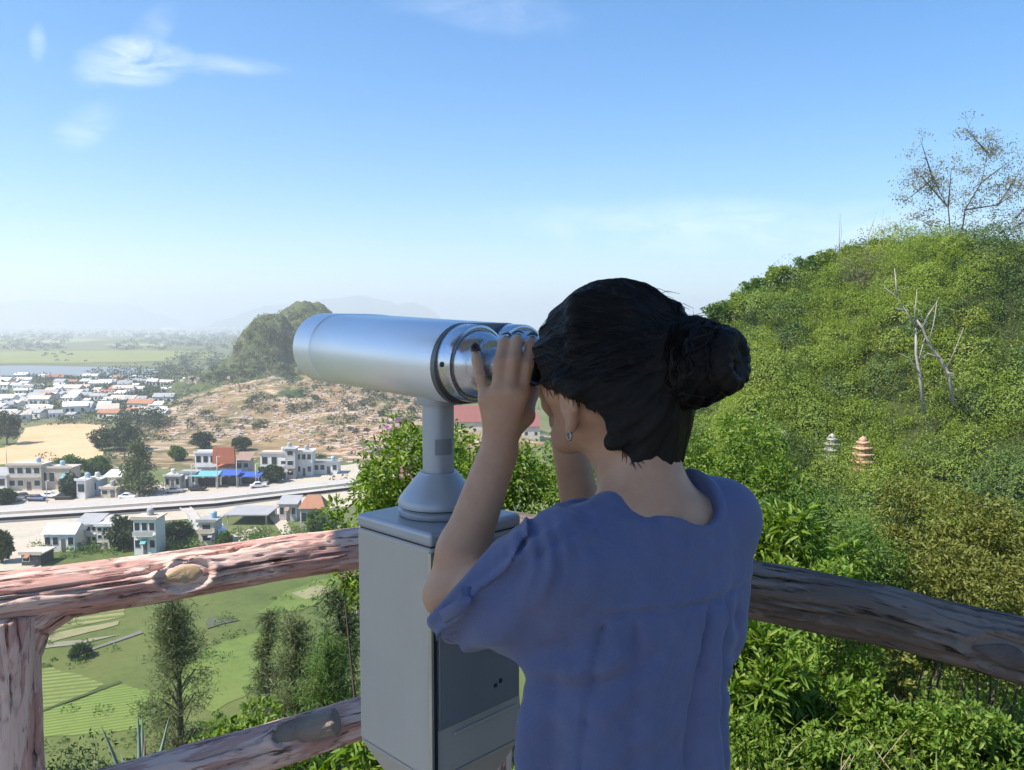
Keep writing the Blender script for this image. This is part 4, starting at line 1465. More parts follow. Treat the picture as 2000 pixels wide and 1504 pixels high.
LG = [(.045, .11, .012), (.075, .17, .022), (.11, .23, .035), (.15, .26, .05)]
LEAF_BRIGHT = leaf_mat('bright_leaf', [(.045, .09, .010), (.085, .155, .018), (.135, .215, .028), (.21, .26, .055)], 1.3, .40)
LEAF_MID = leaf_mat('mid_leaf', [(.035, .08, .014), (.06, .12, .02), (.09, .16, .028), (.12, .17, .04)], 1.25, .36)
LEAF_DARK = leaf_mat('dark_leaf', [(.022, .045, .014), (.035, .065, .02), (.05, .085, .025), (.07, .10, .035)], 1, .25)
LEAF_OLIVE = leaf_mat('olive_leaf', [(.07, .085, .014), (.11, .12, .02), (.15, .16, .03), (.18, .19, .045)], 1.25, .34)
LEAF_HILL = leaf_mat('hillside_leaf', [(.09, .13, .02), (.14, .18, .028), (.19, .22, .036), (.24, .26, .05)], 1.45, .38, .16,
                     [(.09, .19, .038), (.18, .265, .038), (.27, .31, .045)])
LEAF_FAR = leaf_mat('far_tree_leaf', [(.03, .05, .02), (.045, .07, .026), (.06, .085, .03)], 1, .2)
LEAF_DRY = leaf_mat('dry_grass', [(.22, .17, .075), (.32, .26, .13), (.42, .35, .20), (.28, .22, .12)], 1, .25)
LEAF_CAS = leaf_mat('casuarina_needles', [(.06, .085, .028), (.085, .115, .036), (.115, .14, .048), (.14, .16, .06)], 1, .25)
LEAF_SEDGE = leaf_mat('feathery_leaf', [(.16, .17, .08), (.22, .22, .11), (.28, .25, .15), (.20, .18, .11)], 1, .3)
TWIG = plain('twig_bark', (.13, .10, .07), (.08, .06, .045), 20, .9)
PALEWOOD = plain('bleached_wood', (.42, .38, .34), (.30, .27, .24), 6, .9, 0, .2)
DRYSTEM = plain('dry_stem', (.42, .33, .20), (.30, .23, .13), 25, .9)
GREENSTEM = plain('green_stem', (.12, .17, .05), (.18, .20, .07), 25, .8)
PETAL = leaf_mat('pink_petal', [(.55, .22, .33), (.68, .38, .48), (.75, .55, .60)], 1, .4)
ORANGE = leaf_mat('orange_petal', [(.75, .25, .04), (.85, .38, .06)], 1, .3)


def leaves(C, Dn, size, asp=.45, six=False, droop=0.0, curl=.25, nup=.35):
    """C (n,3) bases, Dn (n,3) pointing directions -> verts, quads. Folded rhombs, or six-point lance leaves"""
    n = len(C)
    Dn = Dn / np.maximum(np.linalg.norm(Dn, axis=1)[:, None], 1e-6)
    rnd = rng.normal(size=(n, 3)) * (1 - nup) + np.array([0, 0, nup * 1.6])     # blades turn their face to the sky
    S = np.cross(Dn, rnd); S /= np.maximum(np.linalg.norm(S, axis=1)[:, None], 1e-6)
    Nn = np.cross(S, Dn)
    L = np.asarray(size).reshape(-1, 1) * np.ones((n, 1)) * rng.uniform(.65, 1.3, (n, 1))
    W_ = L * asp * .5
    dz = np.array([0, 0, -1.0]) * L * droop
    if six:
        b = C; t = C + Dn * L + Nn * L * -curl * .5 + dz
        l1 = C + Dn * L * .28 + S * W_ * .85 + Nn * W_ * .35; l2 = C + Dn * L * .66 + S * W_ * .80 + Nn * W_ * .2 + dz * .4
        r1 = C + Dn * L * .28 - S * W_ * .85 + Nn * W_ * .35; r2 = C + Dn * L * .66 - S * W_ * .80 + Nn * W_ * .2 + dz * .4
        V = np.stack([b, r1, r2, t, l2, l1], 1).reshape(-1, 3)
        i = np.arange(n)[:, None] * 6
        Fq = np.concatenate([i + np.array([[0, 1, 2, 3]]), i + np.array([[0, 3, 4, 5]])])
    else:
        b = C; t = C + Dn * L + dz
        l = C + Dn * L * .45 + S * W_ + Nn * W_ * .3; r = C + Dn * L * .45 - S * W_ + Nn * W_ * .3
        V = np.stack([b, r, t, l], 1).reshape(-1, 3)
        i = np.arange(n)[:, None] * 4
        Fq = i + np.array([[0, 1, 2, 3]])
    return V, Fq


def blades(C, Dn, L, wid, bend):
    """grass: narrow strips of three pieces that bend over towards the tip"""
    n = len(C)
    Dn = Dn / np.linalg.norm(Dn, axis=1)[:, None]
    S = np.cross(Dn, rng.normal(size=(n, 3))); S /= np.linalg.norm(S, axis=1)[:, None]
    B_ = np.cross(S, Dn); B_[:, 2] = -np.abs(B_[:, 2]) - .15
    L = np.asarray(L).reshape(-1, 1) * np.ones((n, 1))
    rows = []
    for f, w_ in ((0, .7), (.35, 1.0), (.7, .75), (1, .06)):
        c = C + Dn * L * f + B_ * L * bend * f * f
        rows += [c - S * wid * w_, c + S * wid * w_]
    V = np.stack(rows, 1).reshape(-1, 3)
    i = np.arange(n)[:, None] * 8
    return V, np.concatenate([i + np.array([[k, k + 1, k + 3, k + 2]]) for k in (0, 2, 4)])


class LB:
    def __init__(s): s.V, s.F, s.n = [], [], 0

    def add(s, VF):
        V, Fq = VF
        s.V.append(V); s.F.append(Fq + s.n); s.n += len(V)
        return s

    def build(s, name, mat, parent=None):
        return mesh_np(name, np.concatenate(s.V), np.concatenate(s.F), mat, parent)


def rdir(n):
    v = rng.normal(size=(n, 3))
    return v / np.linalg.norm(v, axis=1)[:, None]


def clump(lb, c, r, n, size, asp=.45, six=False, upb=.3, droop=.1, shell=.5, nup=.35):
    d = rdir(n)
    rad = (rng.uniform(shell ** 3, 1, n) ** (1 / 3))[:, None]
    C = np.array(c) + d * rad * np.array(r)
    Dn = d * .7 + rdir(n) * .9 + np.array([0, 0, upb])
    lb.add(leaves(C, Dn, size, asp, six, droop, .25, nup))


def mound(lb, c, r, n, size, asp=.5):
    """one leafy mound: leaves lie on a lumpy dome and face outward, so its lit and shaded sides read"""
    d = rdir(n); d[:, 2] = np.abs(d[:, 2]) * 1.1 - .18
    d /= np.linalg.norm(d, axis=1)[:, None]
    ph = rng.uniform(0, 6.28, 6)
    lump = 1 + .13 * np.sin(d[:, 0] * 5 + ph[0]) * np.sin(d[:, 1] * 5 + ph[1]) + .10 * np.sin(d[:, 0] * 11 + ph[2]) * np.sin(d[:, 2] * 11 + ph[3]) + .10 * np.sin(d[:, 1] * 9 + ph[4])
    C = np.array(c) + d * np.array(r) * (lump * rng.uniform(.82, 1.03, n))[:, None]
    nn = d + rdir(n) * .55 + np.array([0, 0, .25])
    Dn = np.cross(nn, rdir(n)) + d * .25 + np.array([0, 0, -.15])
    Dn /= np.linalg.norm(Dn, axis=1)[:, None]
    S = np.cross(Dn, nn); S /= np.linalg.norm(S, axis=1)[:, None]
    L = size * rng.uniform(.65, 1.3, (n, 1)); W_ = L * asp * .5
    V = np.stack([C, C + Dn * L * .45 - S * W_, C + Dn * L, C + Dn * L * .45 + S * W_], 1).reshape(-1, 3)
    lb.add((V, np.arange(n)[:, None] * 4 + np.array([[0, 1, 2, 3]])))


def crown(lb, rx, ry, rz, cz, nclump, nleaf, size, asp=.45, six=False, cr=.28, hollow=.35, upb=.2, droop=.1, squash=.8):
    """irregular crown: clumps through an ellipsoid's volume; returns clump centres"""
    out = []
    for i in range(nclump):
        d = rdir(1)[0]
        q = rng.uniform(hollow ** 3, 1) ** (1 / 3) * (1 + .18 * mn.noise((d[0] * 2 + nclump, d[1] * 2, d[2] * 2)))
        c = np.array([d[0] * rx * q, d[1] * ry * q, cz + d[2] * rz * q])
        k = rng.uniform(.55, 1.35) * cr
        clump(lb, c, (rx * k, ry * k, rz * k * squash), int(nleaf * rng.uniform(.6, 1.4)), size, asp, six, upb, droop)
        out.append(c)
    return out


def limbs(mb, base, top, centres, r0, n=6):
    base, top = np.array(base, float), np.array(top, float)
    m = (base + top) / 2 + rng.normal(size=3) * .04 * np.linalg.norm(top - base)
    mb.tube([base, m, top], [r0, r0 * .75, r0 * .45], 8)
    for c in centres[:n]:
        f = rng.uniform(.35, .95)
        p = base + (top - base) * f
        c = np.array(c)
        q = (p + c) / 2 + np.array([0, 0, .06]) * np.linalg.norm(c - p)
        mb.tube([p, q, c], [r0 * .42, r0 * .28, r0 * .10], 5)


def bush_mesh(name, loc, size3, nclump, nleaf, leaf, asp, mat, label, group=None, six=True, cr=.30, kind='bush', flowers=None, rz=0, stems=7, hollow=.35, cat=None, upb=.2):
    rx, ry, rzz = size3
    root = empty(name, loc, rz)
    tag(root, label, cat or kind, group)
    lb = LB()
    cs = crown(lb, rx, ry, rzz, rzz * .95, nclump, nleaf, leaf, asp, six, cr, hollow, upb)
    lb.build('foliage', mat, root)
    mb = MB()
    for i in range(stems):
        c = cs[i % len(cs)]
        gap = max(.35, loc[2] - float(hill_z(loc[0], loc[1])) + .25)
        b = np.array([rng.normal() * .10 * rx, rng.normal() * .10 * ry, -gap])
        mb.tube([b, (b + c) / 2 + rng.normal(size=3) * .05 * rx, c], [.02 * rzz + .006, .012 * rzz + .004, .004], 5)
    mb.build('stem', TWIG, root)
    if flowers:
        fl_ = LB()
        for i in range(flowers[0]):
            c = cs[rng.integers(len(cs))] + rdir(1)[0] * np.array([rx, ry, rzz]) * cr * 1.05
            clump(fl_, c, (.03, .03, .03), 9, flowers[2], .9, False, .3, 0)
        fl_.build('blossom', flowers[1], root)
    return root


def gz(x, y):
    return float(hill_z(x, y))


def HIT(px, py, lift=0.0):
    """where the ray of that pixel meets the hillside surface raised by lift"""
    d = ray(px, py)
    for y in np.concatenate([np.arange(1.6, 12, .05), np.arange(12, 90, .25)]):
        p = EYE + d * (y / d[1])
        if p[2] < gz(p[0], p[1]) + lift:
            return p
    return p


def PX(p):
    q = np.array(p, float) - EYE
    z_ = q[1] * cp - q[2] * sp
    return CX + F * q[0] / z_, CY - F * (q[1] * sp + q[2] * cp) / z_


# ---- mass of shrubs over the right hill: nobody could count them
lb = LB(); lbd = LB(); lby = LB()
cnt = 0
while cnt < 3000:
    az = rng.uniform(R(8.5), R(44)); d = math.sqrt(rng.uniform(13 ** 2, 76 ** 2))
    x, y = d * math.sin(az), d * math.cos(az)
    z = gz(x, y)
    k = mn.noise((x * .10, y * .10, 4))
    r = rng.uniform(.45, 1.15) * (1 + .5 * k)
    if rng.random() < .06: r *= 1.6
    h = r * rng.uniform(.6, 1.15)
    ux, uy = PX((x, y, z + h * 1.3)); ru = r / d * F * 1.1
    if 1730 - ru < ux < 1890 + ru and uy < 770 and PX((x, y, z))[1] > 640 and d < 47:
        cnt += 1
        continue
    if d < 41.5:
        ux, uy = PX((x, y, z + h * 1.3)); ru = r / d * F * .95
        if 1598 - ru < ux < 1708 + ru and uy < 897 and PX((x, y, z))[1] > 830:
            cnt += 1
            continue
    k2 = mn.noise((x * .13 + 7, y * .13, 1.5)) + .25 * rng.normal()
    azd = math.degrees(az)
    dark = k2 > .28 or (azd < 20 and d > 50 and rng.random() < .75) or (d > 58 and rng.random() < .35)
    plume = (not dark) and k2 < -.05 and d > 30
    if plume:                                            # bamboo-like plumes: soft, drooping, yellow-green
        r *= 1.25
        for q in range(3):
            o_ = rng.normal(size=2) * r * .45
            clump(lby, (x + o_[0], y + o_[1], z + h * rng.uniform(.5, 1.2)), (r * .6, r * .6, h * .55), int(90 + 60 * r), .11 + .0009 * d, .26, False, .1, .35, .4, .6)
    else:
        clump(lbd if dark else lb, (x, y, z + h * .55), (r, r, h), int(150 + 130 * r), .075 + .0010 * d, rng.uniform(.35, .6), False, .35, .1, .55, .55)
    cnt += 1
# big shrubs and plumes standing out of the carpet
done = 0
while done < 430:
    az = rng.uniform(R(9), R(44)); d = math.sqrt(rng.uniform(18 ** 2, 70 ** 2))
    x, y = d * math.sin(az), d * math.cos(az); z = gz(x, y)
    r = rng.uniform(.8, 1.9) * (1 + .5 * (rng.random() < .15)); h = r * rng.uniform(.7, 1.25)
    done += 1
    ux, uy = PX((x, y, z + h * 1.5)); ru = r / d * F * 1.25
    if d < 41.5 and 1590 - ru < ux < 1718 + ru and uy < 903 and PX((x, y, z))[1] > 830: continue
    if 1700 - ru < ux < 1900 + ru and uy < 800 and PX((x, y, z))[1] > 640 and d < 48: continue
    if d > 52: r *= .75; h *= .6
    t = mn.noise((x * .13 + 7, y * .13, 1.5)) + .35 * rng.normal() + (.35 if math.degrees(az) < 19 and d > 48 else 0)
    L_ = lbd if t > .30 else (lby if t < -.02 else lb)
    mound(L_, (x, y, z + h * .25), (r, r, h), int(620 * r * r), .085 + .0011 * d, .5 if L_ is not lby else .3)
tag(lb.build('hillside_foliage', LEAF_HILL), kind='stuff')
tag(lbd.build('dark_thicket', leaf_mat('hill_dark_leaf', [(.05, .095, .026), (.08, .135, .034), (.115, .17, .045)], 1, .3)), kind='stuff')
tag(lby.build('bamboo_thicket', leaf_mat('bamboo_leaf', [(.15, .225, .032), (.20, .28, .042), (.26, .325, .052)], 1.15, .44)), kind='stuff')

# ---- undergrowth close in, under and beyond the right railing and down the left slope
lb = LB(); ld_ = LB()
for i in range(1500):
    az = rng.uniform(R(3), R(50)); d = math.sqrt(rng.uniform(2.3 ** 2, 14 ** 2))
    x, y = d * math.sin(az), d * math.cos(az)
    z = gz(x, y)
    r = rng.uniform(.12, .34) * (.6 + d * .07)
    clump(lb, (x, y, z + r * .6 + .1 * rng.random()), (r, r, r * .8), int(70 + 25 * rng.random()), .045 + .004 * d, rng.uniform(.3, .55), d < 7, .4, .15, .3)
for i in range(1500):
    az = rng.uniform(R(-42), R(12)); d = math.sqrt(rng.uniform(2.8 ** 2, 42 ** 2))
    x, y = d * math.sin(az), d * math.cos(az)
    z = gz(x, y)
    r = rng.uniform(.25, .6) * (.5 + d * .05)
    clump(ld_, (x, y, z + r * .3), (r, r, r * .7), 80, .05 + .006 * d, .4, False, .4, .1, .3)
tag(lb.build('undergrowth', leaf_mat('undergrowth_leaf', [(.05, .11, .014), (.085, .165, .022), (.13, .20, .035), (.17, .20, .06)], 1, .35, .9, [(.06, .125, .016), (.13, .21, .028), (.20, .23, .05)])), kind='stuff')
tag(ld_.build('slope_scrub', LEAF_MID), kind='stuff')

# ---- grass and weeds below the right railing
lb = LB(); ldry = LB()
for i in range(3600):
    az = rng.uniform(R(9), R(46)); d = math.sqrt(rng.uniform(1.9 ** 2, 6.5 ** 2))
    x, y = d * math.sin(az), d * math.cos(az)
    z = gz(x, y)
    n = 12
    b = np.array([x, y, z]) + rng.normal(size=(n, 3)) * [.05, .05, .01] + np.array([0, 0, rng.uniform(0, .42)])
    dn = rng.normal(size=(n, 3)) * .55 + np.array([0, 0, 1.0])
    dry = mn.noise((x * 1.6, y * 1.6, 7)) + rng.normal() * .25
    (ldry if dry > .42 else lb).add(blades(b, dn, rng.uniform(.08, .30, n), rng.uniform(.0016, .0034), rng.uniform(.2, .75)))
for i in range(3000):
    az = rng.uniform(R(9), R(46)); d = math.sqrt(rng.uniform(2.0 ** 2, 6.5 ** 2))
    x, y = d * math.sin(az), d * math.cos(az)
    r = rng.uniform(.06, .16)
    clump(lb, (x, y, gz(x, y) + rng.uniform(.05, .4)), (r, r, r * 1.2), 34, rng.uniform(.028, .055), rng.uniform(.3, .6), True, .5, .2, .2)
tag(lb.build('grass', leaf_mat('grass_blade', [(.07, .13, .02), (.11, .18, .03), (.16, .22, .05), (.22, .24, .09)], 1, .35)), kind='stuff')
tag(ldry.build('dry_grass', LEAF_DRY), kind='stuff')
mb = MB()
for i in range(240):
    az = rng.uniform(R(14), R(44)); d = rng.uniform(1.95, 4.8)
    x, y = d * math.sin(az), d * math.cos(az)
    b = np.array([x, y, gz(x, y)])
    L = rng.uniform(.3, .75); dr = unit(np.array([rng.normal() * .5, rng.normal() * .5, 1]))
    p1 = b + dr * L * .5; p2 = b + dr * L + np.array([rng.normal() * .12, rng.normal() * .12, -.04])
    mb.tube([b, p1, p2], [.0042, .0034, .0015], 5)
    if rng.random() < .5:
        mb.tube([p1, p1 + np.array([rng.normal() * .12, rng.normal() * .12, .1])], [.0026, .001], 4)
tag(mb.build('dry_stalks', DRYSTEM), kind='stuff')

# ---- single shrubs one can pick out
def put(px, y, py_top, hgt):
    """foot of a plant whose crown top shows at that pixel"""
    p = P(px, py_top, y)
    return (p[0], p[1], p[2] - hgt)


NG = 'leafy bushes just beyond the railings'
bush_mesh('bush', put(820, 4.6, 842, 1.15), (.42, .40, .60), 66, 150, .036, .42, LEAF_BRIGHT, 'bright leafy bush with pink blossoms behind the telescope pole', NG, True, .30, flowers=(16, PETAL, .03))
bush_mesh('bush', put(742, 4.9, 905, .80), (.30, .30, .42), 36, 130, .036, .42, LEAF_BRIGHT, 'small ragged bush with thin shoots, just left of the telescope pole', NG, True, .32, flowers=(8, PETAL, .028))
bush_mesh('bush', put(905, 5.4, 850, 1.0), (.36, .40, .55), 48, 150, .036, .45, LEAF_BRIGHT, 'green bush between the telescope pole and the raised forearm', NG, True, .30)
bush_mesh('bush', put(1035, 5.2, 825, 1.2), (.40, .42, .62), 64, 150, .036, .5, LEAF_BRIGHT, 'dense small-leaved bush seen between the two forearms', NG, True, .28)
bush_mesh('bush', put(1150, 6.2, 850, 1.2), (.5, .45, .62), 54, 150, .042, .5, LEAF_BRIGHT, 'dense green bush half hidden behind the woman', NG, True, .28)
NB = 'shrubs on the slope beside the woman'
for (px, y, pt, h, rx, lf, mt, lab) in (
        (1400, 14, 800, 2.6, 1.5, .12, LEAF_BRIGHT, 'light green rounded shrub under the hair bun'),
        (1478, 11, 805, 2.4, .72, .10, LEAF_BRIGHT, 'bright green shrub with arching shoots right of the hair bun'),
        (1555, 9, 950, 1.6, .62, .08, LEAF_MID, 'mid-green shrub above the shoulder and left of the stone stupas'),
        (1545, 6.2, 960, 1.7, .55, .075, LEAF_BRIGHT, 'vivid green long-leaved shrub touching the right shoulder'),
        (1650, 7.2, 1000, 1.5, .62, .06, LEAF_MID, 'fine-leaved shrub beneath the stone stupas'),
        (1770, 7.4, 1040, 1.2, .75, .07, LEAF_OLIVE, 'yellowish shrub over the middle of the grey railing'),
        (1560, 5.0, 1080, 1.0, .45, .06, LEAF_BRIGHT, 'leafy shrub just above the near end of the grey railing'),
        (1930, 8.5, 1060, 1.4, .95, .08, LEAF_OLIVE, 'olive shrub with dark gaps at the right edge above the railing'),
        (1850, 11, 950, 1.8, 1.2, .10, LEAF_OLIVE, 'broad olive shrub on the lower slope right of the stupas'),
        (1490, 3.6, 1230, .75, .24, .055, LEAF_BRIGHT, 'long-leaved green plant under the grey railing next to the blouse'),
        (1470, 3.1, 1400, .45, .22, .040, LEAF_BRIGHT, 'low bright bush at the bottom beside the blouse hem'),
        (1760, 3.4, 1345, .50, .26, .05, LEAF_BRIGHT, 'bright leafy plant below the grey railing, left of the oval knot'),
        (1880, 3.2, 1390, .50, .26, .045, LEAF_BRIGHT, 'leafy green plant at the lower right, under the oval knot of the grey railing'),
        (1985, 3.3, 1400, .50, .24, .05, LEAF_MID, 'mid-green plant in the bottom right corner'),
        (1590, 3.0, 1430, .40, .22, .04, LEAF_BRIGHT, 'low small-leaved plant at the bottom, between the blouse and the dry stalks'),
        (1700, 5.2, 1250, .80, .40, .06, LEAF_OLIVE, 'olive-green bush directly behind the middle of the grey railing'),
        (1640, 3.6, 1330, .50, .22, .05, LEAF_BRIGHT, 'long-leaved green plant under the middle of the grey railing')):
    long_ = 'long-leaved' in lab
    bush_mesh('shrub', put(px, y, pt, h), (rx, rx * .9, h / 2), int(50 + rx * 22), 170 if y > 5 else 110, lf * (1.35 if long_ else .66), .24 if long_ else .45, mt, lab, NB, True, .25, 'shrub')


# ---- trees below the lookout
def casuarina(name, px, y, py_top, hgt, rad, label, group, mat=LEAF_CAS, n=70, lean=0.0, leaf=.22, dens=84):
    p = P(px, py_top, y)
    root = empty(name, (p[0], p[1], p[2] - hgt))
    tag(root, label, 'tree', group)
    lb = LB(); mb = MB()
    gap = max(.6, p[2] - hgt - float(hill_z(p[0], p[1])) + .5)
    mb.tube([(0, 0, -gap), (lean * .4, 0, hgt * .5), (lean, 0, hgt * .97)], [hgt * .014 + .03, hgt * .010 + .02, .015], 8)
    for i in range(n):
        f = rng.uniform(.16, 1) ** .85
        a = rng.uniform(0, 6.28)
        ww = rad * (1.08 - f) ** .7 * rng.uniform(.35, 1.1)
        c0 = np.array([lean * f, 0, hgt * f * .96])
        c = c0 + np.array([math.cos(a) * ww, math.sin(a) * ww, hgt * rng.uniform(.0, .05)])
        mb.tube([c0 - [0, 0, hgt * .03], (c0 + c) / 2 + [0, 0, .02 * hgt], c], [.03, .02, .006], 4)
        for q in (.55, .8, 1.0):
            cc = c0 + (c - c0) * q
            m_k = int(dens * .5)
            C = cc + rng.normal(size=(m_k, 3)) * np.array([.16, .16, .11]) * (rad * .55 + .15)
            Dn = rng.normal(size=(m_k, 3)) * .7 + (c - c0) * .4 + np.array([0, 0, .15])
            lb.add(leaves(C, Dn, leaf, .10, False, .15))
    lb.build('crown', mat, root)
    mb.build('trunk', TWIG, root)
    return root


TG = 'trees rising from the slope below the lookout'
casuarina('casuarina_tree', 345, 27, 1168, 10.5, 2.2, 'tall wispy dark tree in the middle of the gap between the red rails', TG, n=150)
casuarina('casuarina_tree', 575, 20, 1205, 7.5, 1.5, 'feathery olive tree left of the cabinet between the two red rails', TG, n=120, leaf=.19)
casuarina('casuarina_tree', 665, 17, 1128, 8.0, 1.3, 'dark tree touching the left side of the cabinet', TG, LEAF_DARK, n=90, leaf=.17)
casuarina('casuarina_tree', 520, 24, 1180, 8.5, .9, 'thin pale tree between the wispy tree and the feathery olive tree', TG, n=46)
casuarina('casuarina_tree', 640, 13, 1235, 4.6, 1.05, 'low bushy tree above the lower red rail by the cabinet', TG, LEAF_MID, n=80, leaf=.14)


def broad(name, px, y, py_top, hgt, rad, label, group, mat, nclump=60, nleaf=70, leaf=.16, asp=.5, base=None):
    p = P(px, py_top, y) if base is None else None
    loc = (p[0], p[1], p[2] - hgt) if base is None else base
    root = empty(name, loc, rng.uniform(0, 6))
    tag(root, label, 'tree', group)
    lb = LB(); mb = MB()
    cs = crown(lb, rad, rad, hgt * .36, hgt * .62, nclump, nleaf, leaf, asp, False, .30)
    limbs(mb, (0, 0, -.5), (0, 0, hgt * .75), cs, hgt * .022 + .03, 9)
    lb.build('crown', mat, root); mb.build('trunk', TWIG, root)
    return root


bush_mesh('bush', put(470, 8.5, 1335, 1.6), (.62, .6, .62), 50, 110, .075, .45, LEAF_BRIGHT, 'bright green bush with one orange flower above the lower red rail', None, True, .28, flowers=(3, ORANGE, .05))
bush_mesh('bush', put(185, 9, 1408, 1.5), (.75, .7, .6), 46, 110, .06, .35, LEAF_DARK, 'scruffy dark bush low behind the agave spikes', None, False, .30)
bush_mesh('bush', put(300, 7, 1455, 1.2), (.5, .5, .5), 40, 90, .055, .3, LEAF_MID, 'pale scruffy bush at the bottom between agave and lower rail', None, False, .30)
bush_mesh('bush', put(740, 2.7, 1420, .62), (.30, .26, .34), 34, 60, .06, .30, LEAF_BRIGHT, 'long-leaved green bush under the lower rail beside the cabinet foot', None, True, .28)
bush_mesh('bush', put(985, 2.6, 1452, .50), (.24, .24, .26), 26, 60, .06, .35, LEAF_BRIGHT, 'green bush glimpsed between cabinet foot and blouse', None, True, .28)
bush_mesh('bush', put(600, 12, 1390, 1.6), (.7, .7, .7), 44, 100, .08, .4, LEAF_MID, 'mid-green bush just above the lower red rail, left of the cabinet', None, True, .28)

# agave spikes by the left railing
AG = leaf_mat('agave_leaf', [(.22, .30, .25), (.26, .34, .28)], 1, .15, rough=.45)
AGR = leaf_mat('dry_agave_leaf', [(.40, .24, .17), (.45, .28, .2)], 1, .1)


def agave(px, py, y, tips, label, wid=.016):
    b = P(px, py, y)
    root = empty('agave', tuple(b))
    tag(root, label, 'agave')
    for (tx, ty, ty_d, m) in tips:
        t = P(tx, ty, ty_d) - b
        s_ = unit(np.cross(t, np.array([0, 1.0, 0]))); nn = unit(np.cross(s_, t))
        V, Fq = [], []
        k = 14
        for i in range(k + 1):
            f = i / k
            w_ = wid * (1 - f) ** .75 * (1 if f > .08 else .8) + .0006
            c = t * f + nn * .03 * math.sin(f * 3.1)
            V += [c - s_ * w_, c - nn * w_ * .55, c + s_ * w_, c + nn * w_ * .25]
        for i in range(k):
            for j in range(4):
                Fq.append((i * 4 + j, i * 4 + (j + 1) % 4, i * 4 + 4 + (j + 1) % 4, i * 4 + 4 + j))
        mesh_np('leaf', V, Fq, m, root, True)
    return root


agave(262, 1640, 2.9, [(197, 1418, 2.85, AG), (268, 1390, 2.9, AG), (277, 1395, 3.0, AG), (330, 1400, 2.9, AG), (282, 1442, 2.8, AGR), (160, 1500, 2.8, AG), (395, 1520, 3.0, AG), (234, 1470, 3.1, AG)],
      'grey-green spiky agave standing low behind the left post')
agave(1040, 1085, 2.75, [(1002, 985, 2.8, AG), (1020, 1000, 2.7, AG), (1062, 992, 2.8, AG), (1085, 980, 2.75, AG), (1048, 1008, 2.6, AGR), (985, 1010, 2.7, AG)],
      'pale agave tips showing behind the cabinet lid', .014)

# ---- on the hill: airy tree at the crest, bare tree, stupas, stone, aerial
p = P(1868, 470, 63)
p = P(1868, 482, 63)
root = empty('airy_tree', (p[0], p[1], gz(p[0], p[1])))
tag(root, 'airy thin-leaved tree on the hilltop with sky showing through', 'tree')
lb = LB(); mb = MB()
z0 = gz(p[0], p[1])
tips = []
segs = [((1868, 470), (1852, 405), (1822, 350)), ((1868, 470), (1885, 410), (1918, 355), (1930, 285)), ((1852, 405), (1800, 345), (1765, 352)), ((1822, 350), (1800, 280)), ((1918, 355), (1965, 320)),
        ((1885, 410), (1950, 400), (1990, 370)), ((1868, 470), (1930, 440), (1985, 425)), ((1852, 405), (1858, 330)), ((1950, 400), (1995, 330)), ((1822, 350), (1765, 395)), ((1868, 465), (1815, 440), (1790, 425)), ((1930, 300), (1885, 250)), ((1990, 440), (2060, 400)), ((1985, 425), (2050, 350))]
for sg in segs:
    pts = [np.array(P(a, b, 63 + rng.normal() * .8)) - [p[0], p[1], z0] for a, b in sg]
    if sg[0][1] > 460: pts[0] = np.array([0, 0, -1.0])
    mb.tube(pts, np.linspace(.07, .018, len(pts)), 5)
    for a, b in zip(pts, pts[1:]):
        for k in range(5):
            tips.append((a + (b - a) * rng.random(), 1))
    tips += [(pts[-1], 2)] * 3
for (c, wgt) in tips:
    q = np.array(c) + rng.normal(size=3) * .55
    mb.tube([c, (np.array(c) + q) / 2 + rng.normal(size=3) * .08, q], [.016, .012, .006], 4)
    m_k = int(rng.uniform(14, 70))
    lb.add(leaves(q + rng.normal(size=(m_k, 3)) * [.32, .32, .22], rng.normal(size=(m_k, 3)) + [0, 0, .2], .19, .42, False, .1))
for (px, py, n_, s_) in ((1935, 270, 170, .34), (1940, 300, 190, .45), (1925, 300, 120, .55), (1990, 360, 320, .7), (1800, 352, 200, .5), (1830, 375, 170, .5), (1995, 440, 420, .6), (1900, 440, 160, .9), (1960, 400, 160, 1.0), (1880, 330, 60, .8), (1985, 300, 130, .5)):
    q = np.array(P(px, py, 63)) - [p[0], p[1], z0]
    n_ = int(n_ * 1.1)
    lb.add(leaves(q + rng.normal(size=(n_, 3)) * s_, rng.normal(size=(n_, 3)) + [0, 0, .2], .19, .42, False, .1))
lb.build('crown', LEAF_SEDGE, root); mb.build('trunk', TWIG, root)

DTY = HIT(1815, 776, 1.5)[1] - 1.2
dp = np.array(P(1815, 770, DTY))
root = empty('dead_tree', tuple(dp)); tag(root, 'bare bleached dead tree with forked branches on the green slope', 'tree')
for nm, sg in (('trunk', [(1807, 778), (1796, 730), (1789, 690), (1789, 640)]), ('trunk', [(1864, 762), (1852, 728), (1836, 700), (1814, 672), (1801, 640), (1790, 625)])):
    pts = [np.array(P(a, b, DTY)) - dp for a, b in sg]
    pts[0] = pts[0] + [0, 0, -.8]
    MB().tube(pts, np.linspace(.095, .05, len(pts)), 7).build(nm, PALEWOOD, root, True)
for sg in ([(1789, 640), (1770, 608), (1752, 580), (1726, 560)], [(1752, 580), (1750, 552), (1747, 524)], [(1789, 640), (1787, 610), (1791, 565)], [(1814, 672), (1824, 630), (1830, 588)],
           [(1850, 718), (1866, 682), (1882, 640)], [(1801, 640), (1815, 612), (1830, 590), (1834, 582)], [(1796, 730), (1776, 700), (1756, 690)], [(1836, 700), (1812, 690), (1800, 700)], [(1796, 700), (1806, 660)], [(1770, 608), (1745, 600)], [(1852, 728), (1872, 735)]):
    pts = [np.array(P(a, b, DTY - rng.random() * .8)) - dp for a, b in sg]
    MB().tube(pts, np.linspace(.042, .012, len(pts)), 6).build('branch', PALEWOOD, root, True)


